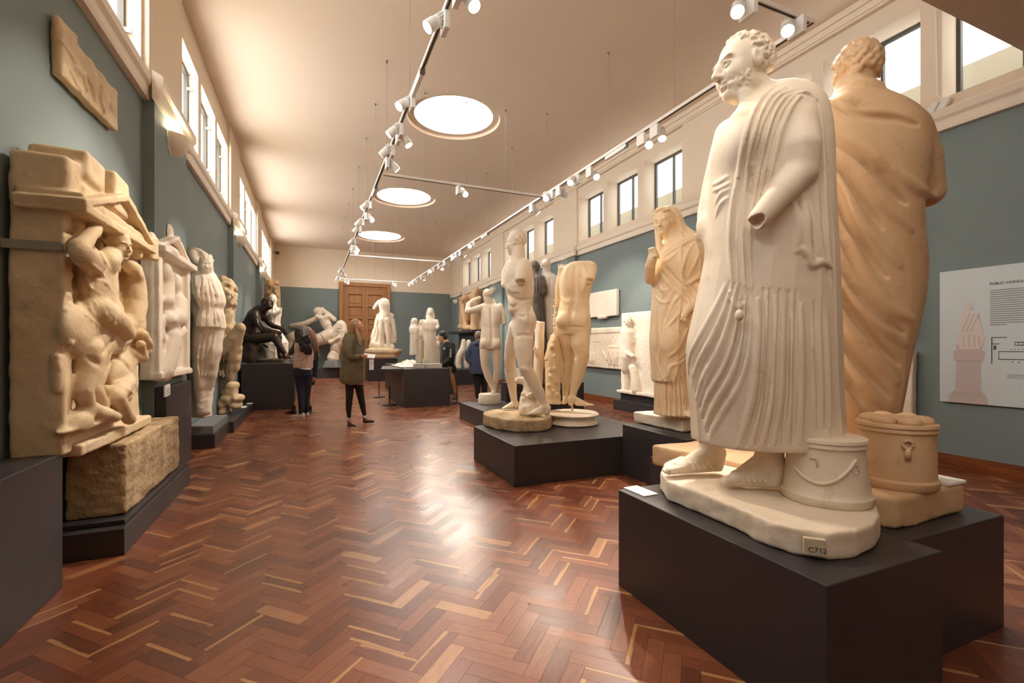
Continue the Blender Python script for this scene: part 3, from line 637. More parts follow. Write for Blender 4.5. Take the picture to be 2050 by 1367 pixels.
def statueA():
    t=thing('draped_statue','colossal cream plaster statue of a bearded draped man in profile, nearest on the right','statue',tuple(W(.62*2.2,2.2,.5)))
    s=Sculpt(2.2,VA).up(.595)
    def rid(th,Z,x,y):
        zz=np.clip((1.75-Z)/1.2,0,1)
        return ridges(17,.008,tw=1.2,irr=.5)(th,Z,x,y)*(.25+.75*zz)*np.clip((1.95-Z)/.3,0,1)
    s.loft([(172,1535,1612,.02,.07),(190,1505,1634,.0,.12),(215,1476,1643,0,.17),(250,1450,1649,0,.20),(300,1434,1652,.0,.22),(380,1426,1654,0,.22),(450,1424,1657,0,.22),(520,1418,1660,0,.23),(600,1402,1662,0,.24),(690,1382,1664,0,.25),(760,1384,1665,0,.25),(830,1392,1668,0,.25),(884,1394,1672,0,.25)],fold=rid,ext=.02)
    # chest, right shoulder and arm stump
    s.ell(1475,300,-.05,38,62,.17,k=.04); s.limb([(1462,270,.12,30),(1432,370,.16,24),(1420,430,.14,23),(1420,462,.1,22)],k=.03); s.limb([(1416,452,.1,18),(1440,505,.0,16)],k=.03)
    # neck and head, in profile to the left
    s.limb([(1512,175,.0,27),(1530,215,.02,38)],k=.04); s.limb([(1490,190,-.05,12),(1500,230,-.06,14)],k=.03)
    s.head(s.P(1487,139,.0),s.m(134),yaw=-84,pitch=-7,hair='short',beard=True,seed=5,hb=.034)
    # left arm, bare
    ARM=lambda: (s.limb([(1598,245,-.15,33),(1604,295,-.2,36),(1604,345,-.2,30)],k=.015), s.limb([(1600,345,-.2,30),(1565,385,-.235,26),(1520,438,-.26,21)],k=.012), s.ellm(s.P(1506,452,-.27),(s.m(12),.05,s.m(26)),rotm(0,0,40),.003,-1))
    T=lambda l,r,**k: s.strokes(s.tf(l,1300,40,2.44),r,**k)
    s.at(1300,40,2.44)
    s.family([(600,300),(520,395),(470,515),(440,640),(418,800),(400,950),(385,1110)],[(840,400),(790,352),(725,400),(660,520),(625,650),(600,760),(570,830)],6,r=.017,gr=.0095,k=.006,trim=.02)
    s.family([(790,380),(800,560),(800,800),(812,1000),(830,1180)],[(846,420),(860,640),(872,900),(888,1120),(905,1340)],2,r=.011,gr=.008)
    s.family([(402,800),(384,960),(378,1080),(392,1330)],[(520,700),(505,900),(500,1100),(510,1340)],4,r=.013,gr=.008,seed=4)
    s.family([(700,870),(715,960),(722,1110)],[(800,900),(838,1040),(870,1190)],4,r=.011,gr=.007,seed=5)
    s.at(0,0,1.)
    T([[(310,806),(345,795),(388,765)],[(312,835),(350,825),(392,800)],[(325,900),(350,855),(385,830)],[(328,960),(350,905),(382,870)]],.012,k=.008)
    T([[(745,860),(765,980),(768,1100),(800,1190)],[(700,900),(722,1010),(720,1120)],[(780,900),(810,1020),(826,1130),(880,1200)],[(715,1130),(745,1125),(770,1150),(790,1195),(840,1185),(885,1205)]],.021,k=.01,sink=.25)
    K=lambda l,r,**k: s.strokes(s.tf(l,1300,560,2.398),r,**k)
    s.at(1300,560,2.398)
    s.family([(365,0),(310,120),(240,240),(190,335),(180,420)],[(500,60),(490,360),(445,540),(350,690),(300,800)],6,r=.014,gr=.009,k=.008,seed=2)
    s.family([(505,40),(505,300),(480,560),(405,800)],[(745,60),(738,400),(745,780)],6,r=.017,gr=.0095,k=.008,seed=3,trim=.3)
    s.family([(762,100),(772,400),(775,720)],[(860,100),(868,400),(885,705)],3,r=.012,gr=.008,seed=6)
    s.at(0,0,1.)
    ARM()
    # tassel cord
    K([[(385,60),(400,115),(425,140)],[(495,0),(480,70),(430,140)]],.006,k=.004,taper=False); s.ell(1300+432/2.398,560+170/2.398,-.235,8,12,.02,k=.006)
    # lower legs and sandalled feet
    s.limb([(1424,870,.2,25),(1424,912,.22,22)],k=.02); s.limb([(1540,860,-.02,29),(1540,915,-.04,26)],k=.02)
    foot(s,(1432,933,.22),(1330,940,.16),24,True); foot(s,(1545,962,-.06),(1446,968,-.02),27,True)
    s.build('figure',M_plaster(),t)
    # oval base
    bs=[onZ(*p,.60) for p in ((1322,943),(1335,962),(1400,985),(1470,1012),(1540,1043),(1600,1058),(1660,1066),(1715,1062),(1750,1048),(1763,1030),(1755,1008),(1730,990),(1690,960),(1600,925),(1500,908),(1420,903),(1360,912),(1328,926))]
    b=Sculpt(2,.008,'world').up(.501); roughslab(b,slabpts(bs),.5,.60); b.build('base',M_plaster(),t)
    c=W((1652-PX)/F*2.03,2.03,.6); scrollbox(t,c,.168,.145,.272,M_plaster(),False)
    # old inventory label let into the edge of the base
    a=onZ(1608,1062,.6); a2=onZ(1652,1067,.6); a.z=a2.z=.5; n=Vector((a2.y-a.y,a.x-a2.x,0)).normalized(); n=n if n.dot(a)<0 else -n; a=a+n*.012; a2=a2+n*.012; q=Vector(t.location)
    MB().add([a-q+Vector((0,0,.022)),a2-q+Vector((0,0,.022)),a2-q+Vector((0,0,.078)),a-q+Vector((0,0,.078)),a-n*.02-q+Vector((0,0,.022)),a2-n*.02-q+Vector((0,0,.022)),a2-n*.02-q+Vector((0,0,.078)),a-n*.02-q+Vector((0,0,.078))],[(0,1,2,3),(5,4,7,6),(0,4,5,1),(1,5,6,2),(2,6,7,3),(3,7,4,0)]).build('number_plate',mat('old paper tag',(206,190,162),.8),None).parent=t
    ang=math.atan2(a2.y-a.y,a2.x-a.x); text('C712',t,a+(a2-a)*.18+n*.001+Vector((0,0,.032)),(math.pi/2,0,ang),.026,mat('tag ink',(90,80,70),.9),'inventory_number')
    return t
def foot(s,heel,toe,r,sandal=False,k=.015):
    """heel/toe = (px,py,dd) on the sole line; r = ankle radius px"""
    H=s.P(*heel); T=s.P(*toe); ra=s.m(r); d=T-H; d[2]=0; Lg=np.linalg.norm(d); d/=Lg; sd=np.array([-d[1],d[0],0]); up=np.array([0,0,1.]); z0=H[2]-ra*.1
    q=lambda a,b,c: np.array([H[0],H[1],z0])+d*Lg*a+sd*ra*b+up*ra*c
    s.seg(q(-.02,0,1.3),q(.0,0,.35),ra*.85,ra*.75,k); s.seg(q(.1,0,1.6),q(.55,0,.55),ra*.75,ra*.55,k); s.seg(q(.3,.1,.5),q(.72,.3,.25),ra*.7,ra*.45,k); s.seg(q(.3,-.1,.5),q(.7,-.35,.25),ra*.7,ra*.4,k)
    for i,(b,l,rr) in enumerate(((.66,1.0,.23),(.3,1.0,.165),(-.02,.96,.155),(-.33,.9,.15),(-.62,.82,.14))):
        s.seg(q(.7,b*.9,.3),q(l-.04,b,.12),ra*rr,ra*rr*1.05,.002)
    if sandal:
        [s.seg(q(-.05,b,-.08),q(1.0-.06*abs(b-.2),b*1.25+.05,-.1),ra*.2,ra*.17,.004) for b in (-.45,-.2,.1,.4)]
        for a in (.25,.36,.47,.58):
            pts=[q(a-.05,-.85,.2),q(a,-.6,.8-a*.3),q(a+.02,0,1.45-a*1.1),q(a,.65,.8-a*.3),q(a-.05,.9,.2)]
            for i in range(4): s.seg(pts[i],pts[i+1],ra*.13,ra*.13,.003)
def roughslab(b,pts,z0,z1,amp=.002):
    P=np.array(pts); lo=np.array([P[:,0].min(),P[:,1].min(),z0]); hi=np.array([P[:,0].max(),P[:,1].max(),z1]); b.grow(lo,hi); n=len(P)
    def fn(X,Y,Z):
        d=None; ins=np.zeros(np.broadcast(X,Y).shape,bool)
        for i in range(n):
            a=P[i]; c=P[(i+1)%n]; e=c-a; t=np.clip(((X-a[0])*e[0]+(Y-a[1])*e[1])/(e@e),0,1); q=np.sqrt((X-a[0]-t*e[0])**2+(Y-a[1]-t*e[1])**2); d=q if d is None else np.minimum(d,q)
            ins^=((a[1]>Y)!=(c[1]>Y))&(X<(e[0])*(Y-a[1])/(e[1] if abs(e[1])>1e-9 else 1e-9)+a[0])
        d=np.where(ins,-d,d); return smax(d,np.abs(Z-(z0+z1)/2)-(z1-z0)/2,.012)
    b.ops.append((fn,lo,hi,.0,1)); b.noise(amp,45,3)
def scrollbox(parent,c,r0,r1,h,m,lids):
    t=Vector(c)-Vector(parent.location)
    prof=[(r0*.97,0),(r0*1.02,.01),(r0*1.02,.035),(r0*.96,.045)]
    for i in range(1,8): prof.append((r0*.96+(r1*.97-r0*.96)*i/8,.045+(h-.09)*i/8))
    prof+=[(r1*.97,h-.045),(r1*1.03,h-.035),(r1*1.0,h-.022),(r1*1.05,h-.015),(r1*1.03,h-.003),(r1*.98,h),(r1*.5,h-.002),(.001,h-.002)]
    mb=MB().lathe(prof,64,tuple(t)); bx=mb.build('scroll_box',m,None,smooth=True,angle=.7); bx.parent=parent
    # carrying strap and the lock plate in relief
    mb=MB(); pts=[]
    vdir=math.atan2(-(c[1]),-(c[0]))
    if not lids:
        for k in range(25):
            u=k/24; a=vdir-.75+1.5*u; z=h*(.52-.42*math.sin(math.pi*u)*.62+ .22*u); rr=r0+(r1-r0)*z/h; pts.append((t[0]+rr*math.cos(a),t[1]+rr*math.sin(a),t[2]+z))
        mb.tube(pts,.007,8); a=vdir+.75; z=h*.74*.8
        ring=[(t[0]+(r1+.004)*math.cos(a+.10*math.cos(q)),t[1]+(r1+.004)*math.sin(a+.10*math.cos(q)),t[2]+z+.018*math.sin(q)) for q in [k*math.pi/8 for k in range(17)]]; mb.tube(ring,.005,6)
        a=vdir-.25; mb.tube([(t[0]+(r1+.006)*math.cos(a+q),t[1]+(r1+.006)*math.sin(a+q),t[2]+h*zz) for q,zz in ((-.12,.72),(.06,.72),(.07,.60))],.004,6)
    else:
        a=vdir+.28; ring=[(t[0]+(r1+.004)*math.cos(a+.12*math.cos(q)),t[1]+(r1+.004)*math.sin(a+.12*math.cos(q)),t[2]+h*.72+.018*math.sin(q)) for q in [k*math.pi/8 for k in range(17)]]; mb.tube(ring,.007,8)
        mb.tube([(t[0]+(r1+.001)*math.cos(a),t[1]+(r1+.001)*math.sin(a),t[2]+h*.66),(t[0]+(r1+.002)*math.cos(a),t[1]+(r1+.002)*math.sin(a),t[2]+h*.50)],.012,8)
    st=mb.build('strap',m,None,smooth=True); st.parent=bx
    if lids:
        for i in range(7):
            a=i*math.pi/3; q=0 if i==6 else r1*.62; mb=MB().lathe([(r1*.31,0),(r1*.32,.012),(r1*.28,.026),(r1*.16,.034),(r1*.12,.03),(.001,.03)],24,(t[0]+q*math.cos(a),t[1]+q*math.sin(a),t[2]+h-.004)); o=mb.build('scroll',m,None,smooth=True); o.parent=bx
    return bx
def statueB():
    d0=2.72; t=thing('draped_statue','colossal tan plaster statue of a curly-haired draped man seen from behind','statue',tuple(W(.73*2.66,2.66,.5)))
    s=Sculpt(d0,VB).up(.62)
    def rid(th,Z,x,y): return ridges(9,.008,tw=2.5,irr=.6)(th,Z,x,y)*np.clip((2.1-Z)/.5,0,1)*np.where(y<0,.3,1.)
    s.loft([(190,1678,1762,0,.10),(212,1630,1812,0,.15),(236,1592,1840,0,.19),(270,1566,1852,0,.22),(330,1556,1848,0,.23),(400,1556,1832,0,.23),(460,1562,1832,0,.23),(530,1570,1838,0,.24),(590,1575,1834,0,.24),(640,1580,1822,0,.24),(700,1585,1806,0,.24),(770,1590,1788,0,.26),(850,1590,1772,0,.25),(957,1592,1762,0,.25)],fold=rid,ext=.02)
    s.limb([(1815,262,.02,36),(1842,320,.02,36),(1856,382,.05,29)],k=.05); s.limb([(1853,384,.06,28),(1800,385,.18,30),(1740,375,.28,26)],k=.03)
    s.limb([(1712,165,.0,33),(1712,215,.02,46)],k=.05)
    s.head(s.P(1714,152,.02),s.m(118,.02),yaw=160,pitch=-4,hair='short',seed=9,hb=.052)
    T=lambda l,r,**k: s.strokes(s.tf(l,1600,60,2.531),r,**k)
    T([[(120,505),(300,585),(430,690),(580,800),(680,850)],[(110,545),(250,660),(340,770),(450,910),(560,1010)],[(110,620),(200,760),(270,920),(370,1060),(500,1190)],[(120,720),(170,900),(240,1080),(320,1230),(420,1350)],[(250,250),(330,275),(480,290),(590,330)],[(140,900),(200,1080),(260,1240),(330,1400)]],.034,k=.03,sink=.4)
    T([[(140,540),(280,630),(400,740),(500,850),(540,880)],[(120,600),(230,730),(320,870),(420,1000)],[(130,690),(200,840),(260,1000),(360,1150),(440,1250)],[(140,800),(190,960),(260,1130),(340,1280)],[(150,360),(300,430),(480,450),(600,480)]],.022,sign=-1,k=.022,sink=-.3)
    U=lambda l,r,**k: s.strokes(s.tf(l,1680,500,2.278),r,**k)
    U([[(30,-40),(120,140),(220,270),(335,320)],[(-30,40),(60,200),(160,330),(290,430)],[(-40,200),(50,370),(150,490),(255,600)],[(-40,360),(40,520),(120,640),(215,725)],[(-60,520),(20,660),(90,760)]],.036,k=.03,sink=.4)
    U([[(-10,40),(90,190),(190,310),(290,380)],[(-30,130),(60,290),(160,420),(270,520)],[(-40,290),(40,450),(140,580),(230,670)],[(-40,450),(30,590),(100,700)]],.023,sign=-1,k=.022,sink=-.3)
    s.build('figure',M_warm(),t)
    bs=[onZ(1798,998,.63),onZ(1930,968,.63)]; A,B=bs; pts=[(A.x,A.y),(B.x,B.y),(B.x+.03,A.y+.95),(2.35,A.y+1.25),(2.0,A.y+1.25),(2.14,A.y+.6),(2.15,A.y+.1)]
    b=Sculpt(2,.010,'world').up(.501); roughslab(b,pts,.5,.63); b.build('base',M_warm(),t)
    c=W((1793-PX)/F*2.14,2.14,.63); scrollbox(t,c,.15,.145,.285,M_warm(),True)
    return t
VA=.0046; VB=.007
import time as _t
statueA(); statueB()
# ---------------------------------------------------------------- centre and right of the hall
def disc(parent,c,prof,m,n=64):
    t=Vector(c)-Vector(parent.location); o=MB().lathe(prof,n,tuple(t)).build('base',m,None,smooth=True,angle=.9); o.parent=parent; return o
plinth('low broad dark grey plinth in the middle, under the striding nude and the headless torso',[(1.67,3.85),(3.4,3.85),(3.4,4.99+.7),(1.67,4.99)],0,.37)
plinth('dark grey plinth under the veiled woman, behind the nearest statues',[(2.83,2.62+.35),(4.1,2.62+.35),(4.1,3.845),(2.83,3.845)],0,.49)
def statueD():
    c=W((1044-PX)/F*5.17,5.17,.372); t=thing('nude_athlete_statue','cream plaster nude athlete with broken-off arms striding on a rough round base','statue',c)
    s=Sculpt(5.17,VM).up(.49).at(900,440,2.971)
    s.loft([(235,375,420,0,.06),(262,350,470,0,.12),(300,334,495,0,.15),(370,324,500,0,.17),(430,335,500,0,.16),(500,352,488,0,.14),(550,362,500,0,.15),(600,372,514,0,.17),(650,372,506,0,.16),(690,378,490,0,.13)],p=2.0,k=.03)
    s.head(s.P(392,140,.03),s.m(146),yaw=-112,pitch=-6,hair='short',seed=4,neck=(s.P(410,255,.02),s.m(38),s.m(46)),hb=.035)
    s.limb([(445,278,-.06,46),(430,325,-.18,40),(424,350,-.24,36)],k=.03); s.ell(420,368,-.27,30,15,.05,roll=-8,k=.004,sign=-1)
    s.limb([(365,270,.1,34),(338,320,.12,30),(330,385,.10,24)],k=.03)
    s.ell(420,400,-.02,62,80,.15,k=.06); s.ell(455,600,-.05,55,62,.15,k=.05); s.ell(380,330,.0,42,40,.14,k=.05); s.ell(395,400,-.1,40,34,.07,k=.04); s.ell(375,520,-.06,26,50,.1,k=.04)
    # forward leg
    s.limb([(440,640,-.06,62),(440,760,-.1,56),(452,880,-.14,40),(480,930,-.13,38),(520,1010,-.1,34),(560,1090,-.08,22)],k=.03); s.limb([(500,960,-.07,34),(530,1030,-.06,28)],k=.03)
    foot(s,(578,1150,-.08),(452,1178,-.12),26)
    # trailing leg
    s.limb([(400,640,.08,50),(372,740,.16,42),(357,830,.24,34),(368,930,.38,34),(374,1010,.48,24),(384,1075,.56,19)],k=.03)
    foot(s,(394,1112,.56),(306,1126,.44),20)
    # muscles and joints
    s.strokes([[(345,440),(380,470),(430,480),(480,470)],[(355,510),(375,520),(400,500)],[(470,540),(480,600),(470,650)],[(400,690),(440,685),(495,690)]],.012,sign=-1,k=.03,sink=.2)
    s.strokes([[(415,570),(435,575),(450,568)]],.014,sign=-1,k=.02,sink=.4)
    s.strokes([[(345,400),(370,420),(410,425)],[(350,470),(390,500)],[(430,880),(470,900)],[(545,950),(560,1050)]],.014,k=.03,sink=.6)
    s.build('figure',M_plaster(),t)
    q=Sculpt(5.17,VM).up(.485).at(900,440,2.971)
    q.limb([(475,900,.12,26),(475,1000,.1,36),(470,1080,.05,48),(470,1125,.03,60)],k=.04); q.limb([(405,955,.14,22),(470,960,.12,22)],k=.03); q.noise(.006,30,2)
    for i in range(14):
        r_=np.random.default_rng(i); q.ell(430+r_.uniform(0,80),1010+r_.uniform(0,110),-.02+r_.uniform(-.05,.05),14,14,.03,k=.02)
    q.build('tree_stump',M_plaster(),t)
    q=Sculpt(5.6,VM).up(.372).at(900,440,2.971); q.loft([(605,505,572,0,.11),(625,508,568,0,.1),(760,502,560,0,.1),(900,498,556,0,.1),(1010,494,552,0,.1),(1100,490,556,0,.11)],p=2,k=.02); q.noise(.005,22,4); q.limb([(505,765,-.1,9),(520,800,-.1,14)],k=.02)
    q.build('pillar_support',M_plaster(),t)
    b=Sculpt(5,.011,'world').up(.372); ang=[k*2*math.pi/28 for k in range(28)]; roughslab(b,[(c.x+(.36+.01*math.sin(3*a))*math.cos(a)+.02,c.y+.16+(.50+.012*math.cos(2*a))*math.sin(a)) for a in ang],.372,.497,.002); b.build('base',M_stone(),t)
def statueE():
    d0=5.42; c=W((1147-PX)/F*d0,d0,.372); t=thing('headless_torso_statue','headless amber-lit nude male statue seen from behind, leaning on a knobbly tree trunk','statue',c)
    s=Sculpt(d0,VM).up(.5).at(900,440,2.971)
    s.loft([(248,735,835,0,.06),(262,700,850,0,.11),(290,672,860,0,.14),(340,656,856,0,.16),(420,658,840,0,.16),(480,660,830,0,.14),(530,648,832,0,.15),(590,636,836,0,.17),(640,640,836,0,.16),(680,650,836,0,.13)],p=2.0,k=.03)
    s.limb([(836,288,-.04,42),(836,325,-.12,36),(832,345,-.16,33)],k=.025); s.ell(829,360,-.2,26,12,.05,roll=6,k=.004,sign=-1)
    s.limb([(672,300,.04,26),(648,400,.08,20),(645,500,.1,17)],k=.03)
    s.ell(678,600,-.1,50,46,.11,k=.04); s.ell(768,600,-.06,62,62,.12,k=.05); s.ell(715,380,-.07,44,70,.09,k=.06); s.ell(790,370,-.06,44,70,.09,k=.06)
    s.limb([(775,640,-.02,64),(778,740,-.06,55),(788,810,-.07,42),(772,870,-.04,42),(758,940,-.01,38),(738,1010,.0,25),(728,1060,.0,20)],k=.03)
    foot(s,(722,1095,-.02),(852,1140,-.14),24); s.limb([(728,1105,.0,7),(730,1130,.0,7)],k=.01)
    s.limb([(680,650,.02,52),(700,740,.06,44),(702,840,.1,32),(694,930,.12,30),(690,1010,.14,20),(688,1060,.14,17)],k=.03); foot(s,(690,1085,.12),(672,1092,-.05),18)
    s.strokes([[(748,275),(742,360),(745,450),(730,520),(718,580),(714,635)]],.014,sign=-1,k=.035,sink=.3)
    s.strokes([[(655,628),(690,638),(714,632)],[(726,636),(790,640)]],.012,sign=-1,k=.02,sink=.3)
    s.strokes([[(700,290),(690,350),(705,410)],[(800,280),(812,350),(790,420)],[(670,470),(700,490),(740,480),(790,488)],[(800,780),(815,800)]],.014,k=.035,sink=.6)
    s.build('figure',M_plasteramber(),t)
    q=Sculpt(d0,VM).up(.5).at(900,440,2.971)
    q.loft([(684,604,650,.05,.06),(720,590,655,.05,.1),(820,565,660,.05,.12),(920,568,655,.05,.12),(1000,572,655,.05,.12),(1070,570,660,.05,.13),(1090,566,668,.05,.14)],p=2,k=.02)
    for i,(x,y) in enumerate(((612,755),(628,810),(575,830),(600,890),(622,885),(640,960),(585,985),(612,1020),(640,1040),(600,930))): q.ell(x,y,-.07,11,12,.03,k=.015)
    q.noise(.006,24,5); q.limb([(630,700,.04,9),(622,600,.05,7),(634,500,.06,6)],k=.02)
    for i in range(12): q.ell(628+8*math.sin(i*2.1),480+i*18,.03,8,7,.02,k=.006)
    q.build('tree_trunk',M_plasteramber(),t)
    R=.285; prof=[(R*.96,0),(R*1.0,.012),(R*.98,.035),(R*.88,.05),(R*.86,.07),(R*.9,.085),(R*1.02,.1),(R*1.04,.115),(R*.98,.132),(R*.8,.14),(.001,.141)]
    disc(t,c,prof,M_plaster())
def M_plasteramber(): return mat('honey plaster',(240,220,188),.6,(230,202,160),2.2,.3,55,dirt=(190,150,104),ds=7,bd=.004)
def statueF():
    d0=8.15; c=W((980-PX)/F*d0,d0,.282); t=thing('nude_athlete_statue','pale nude youth statue seen from behind with both arms raised, left of the striding nude','statue',c)
    s=Sculpt(d0,VF).at(900,440,2.971)
    s.loft([(495,215,270,0,.06),(512,190,310,0,.1),(545,186,318,0,.12),(600,188,308,0,.12),(640,190,298,0,.11),(690,184,302,0,.13),(730,182,306,0,.13),(770,182,304,0,.11)],p=2,k=.03)
    s.head(s.P(228,455,0),s.m(84),yaw=170,hair='short',hb=.05,neck=(s.P(240,505,0),s.m(22),s.m(28)),pitch=-10)
    s.limb([(205,515,0,20),(150,535,-.02,19),(108,545,0,17)],k=.02); s.limb([(108,545,0,17),(112,505,.1,15),(140,478,.2,11),(180,462,.22,9)],k=.02)
    s.limb([(300,515,0,20),(318,560,.0,18),(325,612,.02,15)],k=.02); s.limb([(325,612,.02,14),(300,560,.15,12),(262,480,.22,9)],k=.02)
    s.ell(212,735,-.05,32,34,.1,k=.03); s.ell(276,735,-.05,30,34,.1,k=.03)
    s.limb([(212,750,0,33),(208,810,0,28),(210,870,-.02,22),(232,935,0,23),(262,1010,.03,13)],k=.02); foot(s,(268,1042,.03),(225,1052,-.1),14)
    s.limb([(278,760,0,29),(280,830,.02,24),(284,890,.05,20),(278,950,.1,20),(262,1020,.15,12)],k=.02); foot(s,(262,1038,.15),(240,1036,.05),12)
    s.strokes([[(245,520),(248,600),(252,680),(248,760)]],.012,sign=-1,k=.03,sink=.4); s.strokes([[(190,768),(240,772)],[(255,770),(300,768)]],.01,sign=-1,k=.02,sink=.3)
    s.build('figure',M_plaster(),t)
    disc(t,c,[(.19,0),(.195,.02),(.19,.15),(.18,.165),(.001,.166)],M_plaster(),32)
pf=onZ(932,843); plinth('low dark plinth at centre, behind the striding nude, holding the youth with raised arms',[(pf.x,pf.y-1.05),(pf.x+1.0,pf.y-1.05),(pf.x+1.0,pf.y+.35),(pf.x,pf.y+.35)],0,.28)
pq=onZ(997,835); lect=plinth('dark pedestal with a white text panel on top, behind the legs of the striding nude',[(pq.x+.12,pq.y-.1),(pq.x+.72,pq.y-.1),(pq.x+.72,pq.y+.15),(pq.x+.12,pq.y+.15)],.283,.62)
def info_panel(name,label,corners,m,marks=None,cat='sign',depth=.012):
    # corners: bl, br, tr, tl in room metres
    bl,br,tr,tl=[Vector(c) for c in corners]; n=(br-bl).cross(tl-bl).normalized(); t=thing(name,label,cat,tuple((bl+br)/2))
    MB().add([*(c-n*depth for c in (bl,br,tr,tl)),*(c for c in (bl,br,tr,tl))],[(0,3,2,1),(4,5,6,7),(0,1,5,4),(1,2,6,5),(2,3,7,6),(3,0,4,7)]).build('board',m,t)
    P=lambda u,v,e=.002: bl+(br-bl)*u+(tl-bl)*v+n*e
    if marks:
        for nm,mm,quads in marks:
            mb=MB()
            for (u0,v0,u1,v1) in quads: mb.add([P(u0,v0),P(u1,v0),P(u1,v1),P(u0,v1)],[(0,1,2,3)])
            mb.build(nm,mm,t)
    return t,P
MI=mat('printed grey ink',(96,96,98),.8); MI2=mat('printed light ink',(150,150,150),.8)
z0=.63; y_=pq.y-.095
info_panel('text_panel','small white framed text panel behind the legs of the striding nude',[(pq.x+.13,y_,z0),(pq.x+.71,y_,z0),(pq.x+.71,y_+.12,z0+.26),(pq.x+.13,y_+.12,z0+.26)],M_paper(),[('printed_text',MI2,[(.5,.2+.09*i,.72,.24+.09*i) for i in range(7)]+[(.78,.25,.93,.6)]),('frame',M_black(),[(0,0,.015,1),(.985,0,1,1),(0,.97,1,1)])])
def statueG():
    d0=8.8; c=W((1077-PX)/F*d0,d0,.8); t=thing('bronze_charioteer_statue','dark brown pleated robe statue half hidden behind the striding nude','statue',c)
    s=Sculpt(d0,VF).at(900,440,2.971)
    s.head(s.P(511,277,0),s.m(68),yaw=75,hair='cap',neck=(s.P(515,335,0),s.m(17),s.m(22)))
    s.loft([(318,505,535,0,.06),(345,492,560,0,.12),(400,488,572,0,.15),(440,490,565,0,.14),(470,492,556,0,.13)],k=.02,fold=ridges(14,.01,sharp=1.5))
    s.limb([(548,350,-.05,20),(556,400,-.08,24),(560,432,-.08,22)],k=.02); s.ell(556,412,-.2,14,10,.06,k=.005,sign=-1)
    s.loft([(455,490,560,0,.13),(520,486,564,0,.14),(605,482,570,0,.15),(800,478,576,0,.16),(985,474,580,0,.17)],k=.02,fold=ridges(26,.014,sharp=1.3,irr=.1),ext=.02)
    s.strokes([[(500,445),(530,455),(565,448)]],.012,k=.01); s.build('figure',M_umber(),t)
def statueH():
    d0=8.9; c=W((1097-PX)/F*d0,d0,.8); t=thing('nude_athlete_statue','pale curly-haired nude statue seen from behind, beside the dark robed statue','statue',c)
    s=Sculpt(d0,VF).at(900,440,2.971)
    s.head(s.P(575,274,0),s.m(78),yaw=165,hair='short',hb=.05,neck=(s.P(580,335,0),s.m(22),s.m(28)))
    s.loft([(315,560,610,0,.07),(335,535,640,0,.11),(380,532,662,0,.13),(450,540,658,0,.13),(520,552,645,0,.12),(580,556,650,0,.13),(640,560,655,0,.13),(680,565,650,0,.1)],p=2,k=.03)
    s.limb([(652,350,0,18),(668,430,0,15),(665,520,-.05,12)],k=.02)
    s.limb([(590,640,0,34),(600,740,0,26),(600,840,0,20),(600,960,0,13)],k=.02); s.limb([(636,640,.05,30),(650,740,.08,24),(650,840,.1,18),(650,960,.1,13)],k=.02)
    s.strokes([[(600,350),(600,450),(602,560),(604,640)]],.012,sign=-1,k=.03,sink=.3)
    foot(s,(600,978,0),(590,985,-.15),13); foot(s,(650,978,.1),(655,985,-.05),13); s.build('figure',M_whitep(),t)
pg=W((1088-PX)/F*8.85,8.85,0); plinth('tall dark pedestal hidden behind the tree trunk, under the two statues at the back',[(pg.x-.35,pg.y-.3),(pg.x+.7,pg.y-.3),(pg.x+.7,pg.y+.4),(pg.x-.35,pg.y+.4)],0,.59)
